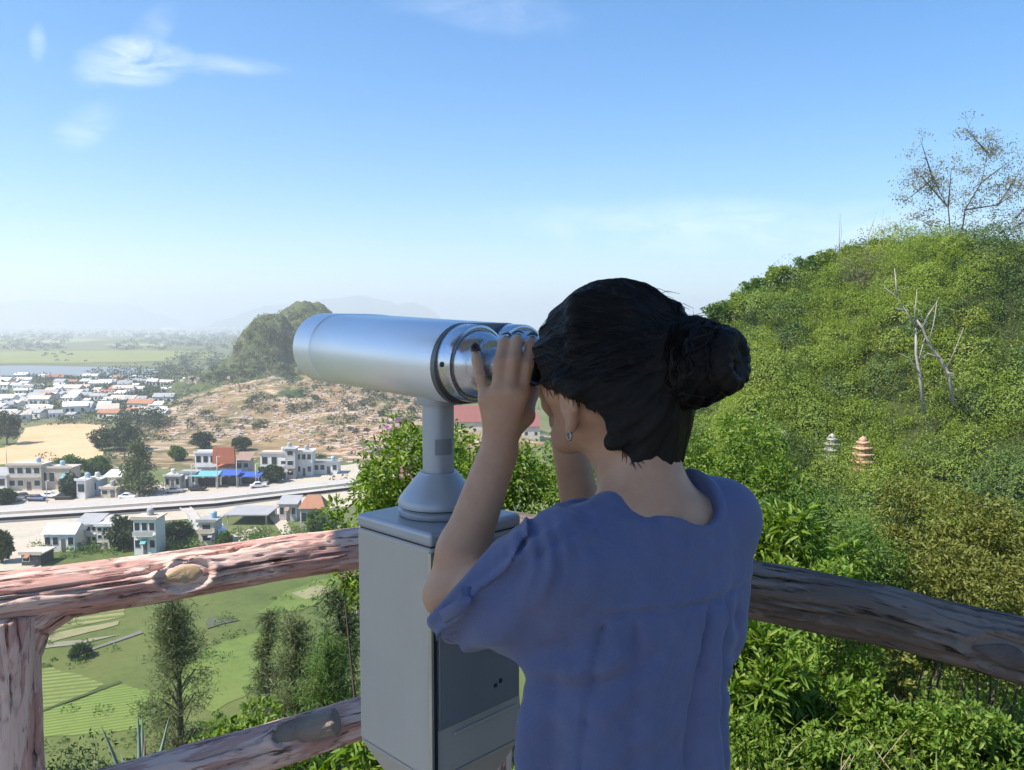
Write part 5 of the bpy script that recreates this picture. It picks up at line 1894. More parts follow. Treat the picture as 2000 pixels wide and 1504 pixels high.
def stupa(px, pyb, pyt, y, col, label):
    y = HIT(px, pyb, .25)[1]
    b = P(px, pyb, y)
    H_ = (pyb - pyt) / F * y
    root = empty('stupa', tuple(b), R(20)); tag(root, label, 'stupa', 'weathered stone stupas on the slope')
    W0 = H_ * .30
    m = N('weathered_stone'); v = m.coord('Object')
    m.set(color=m.ramp(m.noise(v, 2.4, 7, .7), [(.3, tuple(x * .45 for x in col)), (.5, col), (.75, tuple(min(.8, x * 1.25) for x in col))]), rough=.95, normal=m.bump(m.noise(v, 7, 6), .5, .05))
    def worn(prof, nm):
        mb = MB().lathe(prof, 22)
        out = []
        for v_ in mb.v:
            a = math.atan2(v_[1], v_[0]); r_ = math.hypot(v_[0], v_[1])
            sq = 1 / max(abs(math.cos(a)), abs(math.sin(a))) ** .55          # between round and square
            r_ *= sq * (1 + .16 * mn.noise((v_[0] * 3.5 / H_ * 2, v_[1] * 3.5 / H_ * 2, v_[2] * 6 / H_ * 2 + px)))
            out.append((r_ * math.cos(a), r_ * math.sin(a), v_[2] + .03 * H_ * mn.noise((v_[0] * 2, v_[1] * 2, px))))
        mb.v = out
        mb.build(nm, m.m, root, True)
    worn([(W0 * 1.1, -2.2), (W0 * 1.0, H_ * .02), (W0 * 1.08, H_ * .05), (W0 * 1.08, H_ * .085), (W0 * .92, H_ * .10), (W0 * .85, H_ * .12)], 'base')
    z = H_ * .11
    for i, (w_, h) in enumerate(((.88, .21), (.80, .20), (.68, .18), (.50, .15))):
        w_ *= W0; h *= H_
        worn([(w_ * .86, z), (w_ * .84, z + h * .30), (w_ * .84, z + h * .55), (w_ * 1.04, z + h * .66), (w_ * 1.08, z + h * .78), (w_ * .98, z + h * .92), (w_ * .72, z + h)], 'tier')
        z += h * .96
    worn([(W0 * .30, z - .02), (W0 * .33, z + H_ * .05), (W0 * .22, z + H_ * .10), (W0 * .05, z + H_ * .14)], 'finial')


stupa(1684, 921, 848, 33, (.47, .29, .175), 'sunlit orange-tan stone stupa, the right one of the pair on the slope')
stupa(1624, 908, 843, 31, (.36, .335, .31), 'grey banded stone stupa, partly overgrown, left of the tan one')
sb = HIT(1531, 850, .9)
mb = MB()
mb.lathe([(.02, -.3), (.30, -.35), (.36, -.05), (.30, .12), (.14, .25), (.01, .28)], 9)
mb.v = [tuple(np.array(v) * (1 + .45 * mn.noise((v[0] * 4, v[1] * 4, v[2] * 4)))) for v in mb.v]
o = mb.build('boulder', plain('pale_stone', (.55, .48, .42), (.42, .38, .33), 4, .95), None, True); o.location = sb
tag(o, 'small pale boulder among the shrubs left of the stupas', 'boulder')
for (px, pb, pt, lab) in ((1638, 492, 418, 'thin straight aerial mast on the hill crest'), ):
    b = P(px, pb, 60); t = P(px + 3, pt, 60)
    o = MB().tube([(0, 0, -1.5), tuple(np.array(t) - b)], [.035, .02], 6).build('aerial_mast', plain('mast_grey', (.25, .25, .26), None, 4, .6), None, True)
    o.location = b; tag(o, lab, 'mast')
b = P(1690, 480, 60)
mb = MB()
for k in range(5):
    x = rng.normal() * .8
    mb.tube([(x, 0, -1.2), (x + .25, 0, .9), (x + .5 + rng.normal() * .2, 0, rng.uniform(1.2, 2.6))], [.03, .02, .008], 4)
o = mb.build('dry_reeds', PALEWOOD); o.location = b; tag(o, 'a few thin dry reed stems standing on the hill crest', 'reeds')
# crest trees breaking the skyline
RG = 'small trees along the hill crest'
for i, (px, y, pt, rad, lab) in enumerate(((1405, 58, 588, .9, 'round pale crest tree at the left end of the hill'), (1440, 58, 575, .8, 'second crest tree from the hill\'s left end'), (1478, 59, 546, .9, 'dark crest tree on the steep left shoulder of the hill'),
                                         (1525, 59, 516, 1.0, 'broad crest tree halfway up the hill\'s left shoulder'), (1575, 60, 503, .9, 'crest tree left of the aerial mast'), (1612, 60, 492, .8, 'leafy crest tree hugging the foot of the aerial mast'),
                                         (1722, 61, 466, .8, 'bushy crest tree right of the dry reeds'), (1662, 61, 478, .7, 'small crest tree between aerial mast and dry reeds'))):
    broad('crest_tree', px, y, pt, rad * 2.4, rad, lab, RG, LEAF_HILL if i % 2 else LEAF_MID, 34, 60, .22)
# brown dry scrub patch under the crest
lb = LB()
for i in range(120):
    px, py = rng.uniform(1640, 1760), rng.uniform(485, 560)
    py += (px - 1640) * .35 - 10
    q = HIT(px, py, .9)
    clump(lb, q, (.5, .5, .4), 60, .22, .10, False, .6, 0, .2)
tag(lb.build('dry_scrub', leaf_mat('dry_scrub_twigs', [(.13, .11, .075), (.19, .16, .11), (.24, .20, .15)], 1, .15)), kind='stuff')
# ------------------------------------------------------------------ the town on the plain
def wallm(name, c, s=.6):
    m = N(name); v = m.coord('Object'); vz = m.coord('Object', (1, 1, .15))
    c1 = m.ramp(m.noise(v, s, 6, .65), [(.3, tuple(x * .86 for x in c)), (.7, c)])
    m.set(color=m.mix(m.math('MULTIPLY', m.ramp(m.noise(vz, 1.3, 5, .7), [(.5, 0), (.75, 1)]), .35), c1, tuple(x * .55 for x in c)), rough=.9, spec=.2)
    return m.m


W_WHITE = wallm('white_wall', (.74, .73, .70)); W_CREAM = wallm('cream_wall', (.60, .54, .44)); W_GREY = wallm('grey_wall', (.48, .47, .45)); W_TAN = wallm('tan_wall', (.50, .42, .33))
R_WHITE = wallm('white_sheet_roof', (.72, .71, .69)); R_GREY = wallm('grey_sheet_roof', (.36, .36, .36)); R_RED = wallm('red_tile_roof', (.46, .15, .085)); R_RUST = wallm('rust_roof', (.40, .20, .12)); R_BEIGE = wallm('beige_roof', (.56, .48, .40))
R_BROWN = wallm('brown_roof', (.32, .22, .17)); C_BLUE = wallm('blue_awning', (.05, .12, .42)); C_TEAL = wallm('teal_awning', (.16, .40, .42)); DKW = plain('window_glass', (.03, .038, .045), None, 2, .2)
DOORM = plain('house_door', (.16, .13, .11), (.10, .09, .09), 3, .7); POLE = plain('pale_pole', (.55, .54, .52), None, 3, .7); BLUEG = plain('blue_glass', (.25, .42, .52), (.32, .48, .56), 2, .3)
PICK = lambda l: l[int(rng.integers(len(l)))]


def house(px0, px1, pyb, pyt, wall, roof, label, group=None, cat='house', rtype='flat', depth=None, win=(3, 1), rz=0.0, open_=False, lift=.06, name='house', over=.35, door=True):
    b = G((px0 + px1) / 2, pyb, lift)
    d = b[1]
    W_ = (px1 - px0) / F * d; H_ = (pyb - pyt) / F * d
    D_ = depth or min(9, max(4, W_ * .6))
    root = empty(name, (b[0], b[1] + D_ / 2, b[2]), rz)
    tag(root, label, cat, group)
    rh = {'flat': .22, 'gable': H_ * .34, 'shed': H_ * .22, 'hip': H_ * .36}[rtype]
    wh = H_ - rh
    x, y = W_ / 2, D_ / 2
    if open_:
        for sx in (-1, 1):
            for sy in (-1, 1):
                MB().box((sx * x * .94 - .1, sy * y * .9 - .1, 0), (sx * x * .94 + .1, sy * y * .9 + .1, wh)).build('post', POLE, root)
        MB().box((-x * .9, y * .86, 0), (x * .9, y * .89, wh * .7)).build('wall', wall, root)
    else:
        MB().box((-x, -y, -1.5), (x, y, wh)).build('wall', wall, root)
    o = over
    if rtype == 'flat':
        rf = MB().box((-x - o, -y - o, wh + .003), (x + o, y + o, wh + rh))
        if not open_:
            rf.box((-x - o + .003, -y - o + .003, wh + rh + .003), (x + o, -y - o + .15, wh + rh + .35))
    elif rtype == 'shed':
        rf = MB().add([(-x - o, -y - o, wh + .003), (x + o, -y - o, wh + .003), (x + o, y + o, wh + rh), (-x - o, y + o, wh + rh), (-x - o, -y - o, wh + .15), (x + o, -y - o, wh + .15), (x + o, y + o, wh + rh + .12), (-x - o, y + o, wh + rh + .12)],
                      [(3, 2, 1, 0), (4, 5, 6, 7), (0, 1, 5, 4), (1, 2, 6, 5), (2, 3, 7, 6), (3, 0, 4, 7)])
    else:
        i = x * .45 if rtype == 'hip' else -o
        v = [(-x - o, -y - o, wh), (x + o, -y - o, wh), (x + o, y + o, wh), (-x - o, y + o, wh), (-x + i, 0, wh + rh), (x - i, 0, wh + rh)]
        rf = MB().add(v, [(3, 2, 1, 0), (0, 1, 5, 4), (2, 3, 4, 5), (1, 2, 5), (3, 0, 4)])
    rf.build('roof', roof, root)
    if not open_:
        nx, ny = win
        cols = nx + (1 if door else 0)
        for j in range(ny):
            for i in range(cols):
                cx_ = -x + W_ * (i + .5) / cols
                ww = min(.75, W_ / cols * .33); hz0 = wh * (j + .38) / ny; hz1 = wh * (j + .80) / ny
                if door and j == 0 and i == cols // 2:
                    MB().box((cx_ - ww * .8, -y - .06, 0), (cx_ + ww * .8, -y - .003, min(2.2, wh * .8 / ny))).build('door', DOORM, root)
                    continue
                f_ = MB().box((cx_ - ww - .1, -y - .05, hz0 - .1), (cx_ + ww + .1, -y - .003, hz1 + .1)).build('window', W_WHITE, root)
                MB().box((cx_ - ww, -y - .075, hz0), (cx_ + ww, -y - .053, hz1)).build('pane', DKW, f_)
        if ny >= 2 and rng.random() < .75:
            zb = wh * (1 + .12) / ny
            bal = MB().box((-x * .92, -y - .95, zb - .12), (x * .92, -y - .003, zb)).build('balcony', wall, root)
            MB().box((-x * .92, -y - .95, zb + .003), (x * .92, -y - .88, zb + .75)).build('parapet', PICK([R_WHITE, W_GREY, R_BEIGE, wall]), bal)
        if rtype == 'flat' and rng.random() < .7:
            tx = rng.uniform(-x * .5, x * .5)
            MB().lathe([(.05, wh + rh + .004), (.6, wh + rh + .004), (.62, wh + rh + 1.0), (.45, wh + rh + 1.25), (.05, wh + rh + 1.3)], 12, Matrix.Translation((tx, y * .3, 0))).build('water_tank', PICK([POLE, BLUEG, R_GREY]), root)
        if rng.random() < .6:
            xx = rng.uniform(-x * .7, x * .5)
            MB().add([(xx, -y - 1.3, wh * .42 / ny + .8), (xx + x * .5, -y - 1.3, wh * .42 / ny + .8), (xx + x * .5, -y - .08, wh * .5 / ny + 1.2), (xx, -y - .08, wh * .5 / ny + 1.2),
                      (xx, -y - 1.3, wh * .42 / ny + .86), (xx + x * .5, -y - 1.3, wh * .42 / ny + .86), (xx + x * .5, -y - .08, wh * .5 / ny + 1.26), (xx, -y - .08, wh * .5 / ny + 1.26)],
                     [(3, 2, 1, 0), (4, 5, 6, 7), (0, 1, 5, 4), (1, 2, 6, 5), (2, 3, 7, 6), (3, 0, 4, 7)]).build('awning', PICK([R_GREY, R_RUST, C_TEAL, R_BROWN]), root)
    return root


HG = 'houses along the main road'
h1 = house(16, 82, 958, 906, W_CREAM, R_BEIGE, 'long beige flat-roofed house at the left end of the main road', HG, win=(3, 2))
h2 = house(80, 140, 956, 912, W_TAN, R_BEIGE, 'tan flat-roofed house joined to the right of the long beige house', HG, win=(3, 1))
house(-60, 14, 960, 920, W_WHITE, R_GREY, 'white house at the extreme left above the main road', HG, win=(3, 1), rtype='shed')
house(150, 169, 974, 936, W_WHITE, R_WHITE, 'narrow white kiosk wall left of the blue-glass box', HG, win=(1, 1), door=False)
house(170, 195, 967, 935, BLUEG, R_WHITE, 'box-like hut with pale blue glass front by the road', HG, win=(1, 1), door=False, name='hut', cat='hut')
house(204, 236, 962, 923, W_CREAM, R_WHITE, 'open white-roofed shelter on posts left of the tall dark tree', HG, open_=True, rtype='shed', name='roadside_shelter', cat='shelter')
house(197, 228, 972, 952, W_CREAM, R_BEIGE, 'low cream hut on the roadside below the open white-roofed shelter', HG, win=(1, 1), name='hut', cat='hut')
hr = house(382, 424, 943, 882, W_WHITE, R_WHITE, 'tall white house attached to the left of the red-fronted house', HG, win=(2, 2))
hm = house(422, 462, 943, 895, W_CREAM, R_RED, 'house with a high red tiled roof and blue awnings by the road', HG, win=(2, 1), rtype='hip', lift=.08)
# tall red roof front of that house
d_ = hm.location
wl = 40 / F * d_[1]
MB().box((-wl / 2 - .25, -3.6, 5.3), (wl / 2 + .25, -2.6, 9.6), None, .93).build('roof', R_RED, hm)
house(462, 488, 942, 887, W_TAN, R_BROWN, 'narrow brown house right of the red-roofed house', HG, win=(1, 2), rtype='shed')
for (a, b_, t, bt, m, lab) in ((372, 424, 924, 953, C_TEAL, 'teal awning stall with a dark shopfront in front of the tall white house'), (424, 464, 922, 951, C_BLUE, 'bright blue awning stall in front of the red-roofed house'), (464, 506, 926, 949, C_BLUE, 'blue awning stall right of the bright blue one')):
    r_ = house(a, b_, bt, t, DKW, m, lab, 'awning stalls by the road', 'stall', 'shed', 3.0, (2, 1), 0, True, .1, 'market_stall')
house(350, 382, 952, 922, W_WHITE, R_GREY, 'white low house left of the teal awning', HG, win=(2, 1))
house(322, 352, 955, 928, W_CREAM, R_WHITE, 'cream-walled low house between the tall dark tree and the awnings', HG, win=(2, 1))
house(508, 564, 918, 884, W_WHITE, R_BEIGE, 'low white house with three arched dark windows', HG, win=(3, 1), door=False)
tw = house(558, 577, 935, 874, W_GREY, R_WHITE, 'slim pale grey tower beside the road', None, 'tower', win=(1, 3), door=False, name='tower', depth=3)
house(578, 610, 930, 880, W_WHITE, R_WHITE, 'white two-storey house right of the grey tower', HG, win=(2, 2))
house(612, 660, 926, 902, W_WHITE, R_GREY, 'low white house with bluish shutters near the bush', HG, win=(3, 1))
house(540, 560, 936, 920, W_WHITE, R_WHITE, 'tiny white hut at the foot of the tower', HG, win=(1, 1), name='hut', cat='hut')
LG_ = 'houses below the main road'
house(86, 147, 1076, 1024, W_WHITE, R_WHITE, 'bright white gabled house above the left end of the red rail', LG_, win=(3, 1), rtype='gable', lift=.2)
house(148, 190, 1064, 1012, W_WHITE, R_GREY, 'white two-storey house with grey roof right of the gabled one', LG_, win=(3, 2), rtype='shed', lift=.2)
house(190, 224, 1071, 1024, W_CREAM, R_WHITE, 'stacked cream house with white terraces beside the round tree', LG_, win=(2, 3), lift=.2)
house(262, 306, 1082, 1010, W_WHITE, R_BEIGE, 'tall white gatehouse with beige flat top on the lower road', LG_, win=(2, 2), lift=.2)
house(388, 420, 1064, 1016, W_CREAM, R_GREY, 'cream kiosk with teal window left of the white minibus', LG_, win=(1, 2), lift=.2, name='kiosk', cat='kiosk', door=False)
house(441, 522, 1024, 1004, W_GREY, R_GREY, 'low grey open shed with a wide flat roof on the lower road', LG_, open_=True, rtype='flat', lift=.2, name='shed', cat='shed', depth=8)
house(586, 634, 1034, 968, W_TAN, R_RUST, 'rust-roofed bungalow half hidden by a tree next to the cabinet', LG_, win=(2, 1), rtype='hip', lift=.2)
house(545, 580, 1016, 975, W_GREY, R_GREY, 'grey slatted shed left of the rust-roofed bungalow', LG_, win=(2, 1), rtype='shed', lift=.2, name='shed', cat='shed')
house(42, 80, 1104, 1080, plain('dark_boards', (.06, .065, .07)), R_BEIGE, 'low dark shed just above the rail at far left', LG_, win=(1, 1), lift=.2, name='shed', cat='shed')
# roadside parapet with its shadow laid in as a dark strip, built in a line along the road's near edge
pts = [G(a, b_, 0) for a, b_ in ((-420, 1030), (0, 1013), (180, 1002), (420, 985), (690, 953), (900, 924))]
mb = MB()
for h0, h1_, w0, mt, nm in ((0, 1.0, .5, None, 0),):
    for i in range(len(pts) - 1):
        a, b_ = Vector(pts[i]), Vector(pts[i + 1])
        t = (b_ - a).normalized(); s_ = Vector((-t.y, t.x, 0))
        vs_ = []
        for p in (a, b_):
            for sw, zz in ((-.35, -.5), (.35, -.5), (.35, 1.5), (-.35, 1.5)):
                vs_.append(p + s_ * sw + Vector((0, 0, zz)))
        mb.add(vs_, [(0, 1, 5, 4), (1, 2, 6, 5), (2, 3, 7, 6), (3, 0, 4, 7), (3, 2, 1, 0), (4, 5, 6, 7)])
o = mb.build('parapet', W_CREAM); tag(o, 'long pale concrete parapet wall along the near edge of the main road', 'wall')
sheet('shadow_strip', [(-420, 1037), (-420, 1032), (0, 1014.5), (180, 1003.5), (420, 986.5), (690, 954), (690, 957), (420, 992), (180, 1009), (0, 1021)], plain('strip_shadow', (.10, .105, .10), (.15, .15, .14), .2), .22)  # shadow below the road edge, painted as a dark sheet
# curved pale flyover leg
cr = [G(a, b_, 0) for a, b_ in ((356, 990), (372, 1003), (384, 1024), (388, 1050), (388, 1066))]
mb = MB(); vs_, fs_ = [], []
q, _t = smooth_path([np.array(c) for c in cr], 24)
for i, c in enumerate(q):
    t = unit(q[min(i + 1, 23)] - q[max(i - 1, 0)]); s_ = np.array([-t[1], t[0], 0])
    for sw, zz in ((-1.6, -.4), (1.6, -.4), (1.6, .55), (1.35, .55), (1.35, .30), (-1.35, .30), (-1.35, .55), (-1.6, .55)):
        vs_.append(c + s_ * sw * .7 + [0, 0, zz])
for i in range(23):
    for k in range(8):
        fs_.append((i * 8 + k, i * 8 + (k + 1) % 8, (i + 1) * 8 + (k + 1) % 8, (i + 1) * 8 + k))
o = mb.add(vs_, fs_).build('driveway', ROAD); tag(o, kind='structure')


# vehicles
def car_mesh(name, body, label, group, L=4.2, Wd=1.75, H_=1.45, van=False):
    root = empty(name); tag(root, label, 'van' if van else 'car', group)
    h0 = .30; hb = H_ * (.60 if not van else .52)
    MB().box((-L / 2, -Wd / 2, h0), (L / 2, Wd / 2, hb), None, .97).build('body', body, root, False, .12)
    a, b_ = (-L * .32, L * .22) if not van else (-L * .485, L * .36)
    mb = MB(); x0, x1 = a, b_
    mb.add([(x0, -Wd * .46, hb + .002), (x1, -Wd * .46, hb + .002), (x1, Wd * .46, hb + .002), (x0, Wd * .46, hb + .002),
            (x0 + .45 * (not van) + .05, -Wd * .38, H_), (x1 - .55, -Wd * .38, H_), (x1 - .55, Wd * .38, H_), (x0 + .45 * (not van) + .05, Wd * .38, H_)],
           [(3, 2, 1, 0), (4, 5, 6, 7), (0, 1, 5, 4), (1, 2, 6, 5), (2, 3, 7, 6), (3, 0, 4, 7)])
    cab_ = mb.build('cabin', body, root, False, .06)
    for s_ in (-1, 1):
        w_ = MB()
        y0_, y1_ = s_ * (Wd * .455 + .015), s_ * (Wd * .40 + .015)
        zz0, zz1 = hb + (H_ - hb) * .15, hb + (H_ - hb) * .8
        f0, f1 = x0 + .25, x1 - .2
        w_.add([(f0, y0_, zz0), (f1, y0_, zz0), (f1 - .35, y1_, zz1), (f0 + .3 * (not van), y1_, zz1), (f0, y0_ - s_ * .05, zz0), (f1, y0_ - s_ * .05, zz0), (f1 - .35, y1_ - s_ * .05, zz1), (f0 + .3 * (not van), y1_ - s_ * .05, zz1)],
               [(0, 1, 2, 3), (7, 6, 5, 4), (0, 4, 5, 1), (1, 5, 6, 2), (2, 6, 7, 3), (3, 7, 4, 0)])
        w_.build('window', DKW, cab_)
        for xx in (-L * .31, L * .31):
            M4 = Matrix.Translation((xx, s_ * (Wd / 2 - .12), .31)) @ Matrix.Rotation(R(90), 4, 'X')
            wl_ = MB().lathe([(.02, -.11), (.30, -.11), (.32, -.08), (.32, .08), (.30, .11), (.02, .11)], 14, M4).build('wheel', BLACK, root)
    return root


PAINTS = [('dark blue', N('blue_car_paint').set(color=(.04, .07, .17), rough=.3, coat=.5).m), ('silver', N('silver_car_paint').set(color=(.45, .46, .48), rough=.3, metal=.4, coat=.5).m),
          ('black', N('black_car_paint').set(color=(.02, .02, .024), rough=.3, coat=.5).m), ('white', N('white_car_paint').set(color=(.75, .75, .74), rough=.3, coat=.5).m)]
CG = 'cars parked along the main road'
for i, (px, py, k, lab) in enumerate(((6, 981, 0, 'dark blue car parked at the extreme left of the main road'), (28, 979, 1, 'silver car parked below the long beige house'), (46, 974, 2, 'black car parked right of the silver one below the beige house'),
                                      (72, 978, 0, 'dark blue car parked below the tan house'), (98, 972, 3, 'white car parked under the tan house'), (124, 975, 2, 'black car parked nearest to the blue-glass hut'),
                                      (250, 974, 3, 'white car parked at the foot of the tall dark tree'), (340, 962, 1, 'silver car parked before the cream low house'), (386, 958, 2, 'black car parked in front of the teal awning'), (505, 952, 3, 'white car parked right of the blue awnings'))):
    c = car_mesh('parked_car', PAINTS[k][1], lab, CG)
    c.location = G(px, py, .10); c.rotation_euler.z = R(rng.uniform(-8, 22))
c = car_mesh('minibus', PAINTS[3][1], 'white minibus standing below the main road beside the cream kiosk', None, 6.2, 2.0, 2.5, True)
c.location = G(432, 1055, .22); c.rotation_euler.z = R(-62)

# poles along the road
PG = 'thin pale poles along the main road'
for (px, pb, pt, lab) in ((92, 983, 938, 'thin pale pole in front of the beige house'), (168, 976, 922, 'thin pale pole beside the blue-glass hut'), (296, 1006, 985, 'short dark-capped post on the parapet left of the awnings'), (375, 957, 905, 'thin pale pole left of the teal awning'),
                          (425, 955, 890, 'thin pale pole at the corner of the red-roofed house'), (463, 953, 897, 'thin pale pole between the two blue awnings'), (500, 950, 905, 'thin pale pole at the right end of the awnings'), (13, 905, 870, 'thin pale pole standing by the sand lot')):
    b = G(px, pb, 0); H_ = (pb - pt) / F * b[1]
    root = empty('street_pole', tuple(b)); tag(root, lab, 'pole', PG)
    MB().tube([(0, 0, -.5), (0, 0, H_)], [.13, .08], 7).build('shaft', POLE, root, True)
    MB().tube([(0, 0, H_ - .1), (.5, -.3, H_ + .12), (1.1, -.7, H_ + .12)], [.06, .05, .07], 5).build('arm', POLE, root, True)

# trees in the town that can be told apart
TT = 'trees between the roadside houses'


def town_tree(px, pyb, pyt, wpx, label, mat=LEAF_FAR, tall=False, group=TT):
    b = G(px, pyb, 0); H_ = (pyb - pyt) / F * b[1]; rad = wpx / 2 / F * b[1]
    if tall:
        root = empty('dark_conifer', tuple(b)); tag(root, label, 'tree', group)
        lb = LB()
        for i in range(80):
            f = rng.uniform(.05, 1); a = rng.uniform(0, 6.28); ww = rad * (1.05 - f) ** .8 * rng.uniform(.3, 1)
            clump(lb, (math.cos(a) * ww, math.sin(a) * ww, H_ * f * .95), (rad * .28, rad * .28, H_ * .06), 60, .75, .4, False, .1, .1, .3)
        lb.build('crown', mat, root)
    else:
        root = empty('round_tree', tuple(b)); tag(root, label, 'tree', group)
        lb = LB(); crown(lb, rad, rad, H_ * .42, H_ * .56, 44, 75, .75, .5, False, .30)
        lb.build('crown', mat, root)
    MB().tube([(0, 0, -.5), (0, 0, H_ * .7)], [.3, .12], 7).build('trunk', TWIG, root)
    return root


town_tree(272, 966, 858, 92, 'tall dark conical tree rising in front of the roadside houses', LEAF_CAS, True)
town_tree(14, 868, 806, 50, 'dark tree at the left edge of the sand lot')
town_tree(200, 880, 836, 40, 'dark tree at the right edge of the sand lot', LEAF_FAR)
town_tree(242, 880, 828, 60, 'bushy tree right of the sand lot with a pale patch behind', LEAF_FAR)
town_tree(285, 840, 795, 96, 'wide dark tree above the pale tomb terraces')
town_tree(135, 930, 890, 54, 'low round tree below the sand lot', LEAF_MID)
town_tree(190, 925, 893, 44, 'low round tree right of the one below the sand lot', LEAF_MID)
town_tree(138, 972, 925, 30, 'dark green tree between the tan house and the blue-glass hut', LEAF_DARK)
town_tree(528, 942, 908, 44, 'dark tree in front of the arched-window house', LEAF_DARK)
town_tree(238, 1072, 1012, 50, 'round tree right of the stacked cream house', LEAF_FAR)
town_tree(345, 1060, 1018, 50, 'grey-green tree behind the curved driveway', LEAF_FAR)
town_tree(618, 1046, 996, 34, 'small tree in front of the rust-roofed bungalow', LEAF_MID)
town_tree(438, 1066, 1042, 20, 'small shrub-like tree beneath the white minibus', LEAF_MID)
town_tree(4, 1100, 1040, 30, 'bare thin tree at the extreme left above the rail', LEAF_CAS)
town_tree(10, 985, 955, 30, 'dark tree among the parked cars at the extreme left', LEAF_DARK)
town_tree(348, 900, 872, 30, 'green tree left of the tall white house', LEAF_MID)
town_tree(395, 876, 845, 40, 'dark tree behind the tall white house', LEAF_FAR)
town_tree(470, 880, 855, 34, 'dark tree behind the narrow brown house', LEAF_FAR)
town_tree(158, 1284, 1266, 26, 'small dark bush-like tree at the end of the grey path', LEAF_DARK)

# hedge strip of low bushes below the lower houses
lb = LB()
for i in range(110):
    px = rng.uniform(60, 660); py = 1086 - (px - 60) * .072 + rng.uniform(-16, 10)
    b = G(px, py, 0)
    clump(lb, (b[0], b[1], b[2] + .5), (1.4, 1.4, .9), 60, .5, .5, False, .3, .1, .4)
for i in range(60):
    px = rng.uniform(290, 380); py = rng.uniform(1030, 1080)
    b = G(px, py, 0)
    clump(lb, (b[0], b[1], b[2] + .5), (1.5, 1.5, 1.0), 60, .5, .5, False, .3, .1, .4)
tag(lb.build('hedge_bushes', LEAF_MID), kind='stuff')

lb = LB()
for i in range(260):
    px, py = rng.uniform(60, 700), rng.uniform(1125, 1470)
    if mn.noise((px / 90, py / 60, 15)) < .02: continue
    b = G(px, py, 0); r = rng.uniform(.25, 1.0)
    clump(lb, (b[0], b[1], b[2] + r * .4), (r * 1.2, r * 1.2, r * .7), 50, .32, .5, False, .3, .1, .4)
tag(lb.build('field_weeds', LEAF_MID), kind='stuff')

# thickets between the far houses, on the scrub slope and along the far fields
lb = LB()


def thicket(n, x0, x1, y0, y1, lo, hi, leaf_px=2.2, fn=None, dens=34, base=0.0):
    for i in range(n):
        px, py = rng.uniform(x0, x1), rng.uniform(y0, y1)
        if fn is not None and not fn(px, py):
            continue
        b = G(px, py, 0)
        r = rng.uniform(lo, hi) / F * b[1]
        k = leaf_px / F * b[1]
        z = b[2] + max(0, base)
        clump(lb, (b[0], b[1], z + r * .45), (r * 1.6, r * 1.3, r * .75), dens, k * 2.0, .6, False, .3, .1, .5)


nzp = lambda s, t, o=0: (lambda px, py: mn.noise((px / s, py / s * 3.2, o)) > t)
thicket(520, -60, 330, 742, 832, 6, 13, 2.2, nzp(60, -.22))
thicket(260, 180, 440, 725, 800, 6, 14, 2.2, nzp(60, -.25, 3))
thicket(150, 200, 340, 800, 900, 5, 10, 2.2, nzp(50, 0, 5))
thicket(120, 20, 330, 892, 950, 4, 8, 2.0, nzp(50, .1, 7))
thicket(330, -60, 480, 712, 742, 3, 6, 1.8, lambda a, b_: not (a < 300 and b_ < 737))
thicket(420, -60, 560, 654, 684, 2.2, 4.5, 1.5, nzp(120, -.1, 2))
thicket(120, -60, 430, 684, 712, 1.6, 3, 1.4, nzp(90, .25, 9))
thicket(160, -60, 560, 644, 656, 1.5, 2.5, 1.2)
thicket(520, 640, 1700, 650, 900, 4, 12, 2.2, nzp(80, -.05, 12))
thicket(300, 560, 1700, 642, 690, 2, 4, 1.5, nzp(120, -.1, 14))
thicket(260, 640, 1300, 900, 1300, 6, 16, 3.0, nzp(110, .0, 16))
thicket(90, 330, 520, 690, 725, 4, 8, 1.8)
tag(lb.build('far_thickets', LEAF_FAR), kind='stuff')

# far roofs: one small house, copied
proto = []
for k, (wm, rm) in enumerate(((W_WHITE, R_WHITE), (W_WHITE, R_GREY), (W_CREAM, R_RUST), (W_WHITE, R_BEIGE))):
    root = empty('far_house'); tag(root, 'small pale house among the trees of the far town', 'house', 'small houses of the far town')
    MB().box((-5, -3.5, -1), (5, 3.5, 3.6)).build('wall', wm, root)
    MB().add([(-5.4, -3.9, 3.6), (5.4, -3.9, 3.6), (5.4, 3.9, 3.6), (-5.4, 3.9, 3.6), (-5.4, 0, 5.6), (5.4, 0, 5.6)], [(3, 2, 1, 0), (0, 1, 5, 4), (2, 3, 4, 5), (1, 2, 5), (3, 0, 4)]).build('roof', rm, root)
    mb = MB()
    for x in (-3.4, -1.2, 2.8):
        MB().box((x - .6, -3.56, 1), (x + .6, -3.503, 2.6)).build('window', DKW, root)
    proto.append(root)
spots = []
while len(spots) < 185:
    px, py = rng.uniform(-30, 430), rng.uniform(738, 822)
    if 25 < px < 215 and py > 822: continue
    if px > 330 and py > 770: continue
    if mn.noise((px / 45, py / 16, 11)) < -.15: continue
    spots.append((px, py))
for i, (px, py) in enumerate(spots):
    o = proto[i] if i < 4 else copy_tree(proto[int(rng.choice([0, 0, 0, 1, 1, 3, 3, 2]))])
    o.location = G(px, py, 0); o.rotation_euler.z = rng.uniform(-.5, .5)
    s_ = rng.uniform(.35, .9); o.scale = (s_ * rng.uniform(.8, 1.5), s_, s_ * rng.uniform(.8, 1.2))

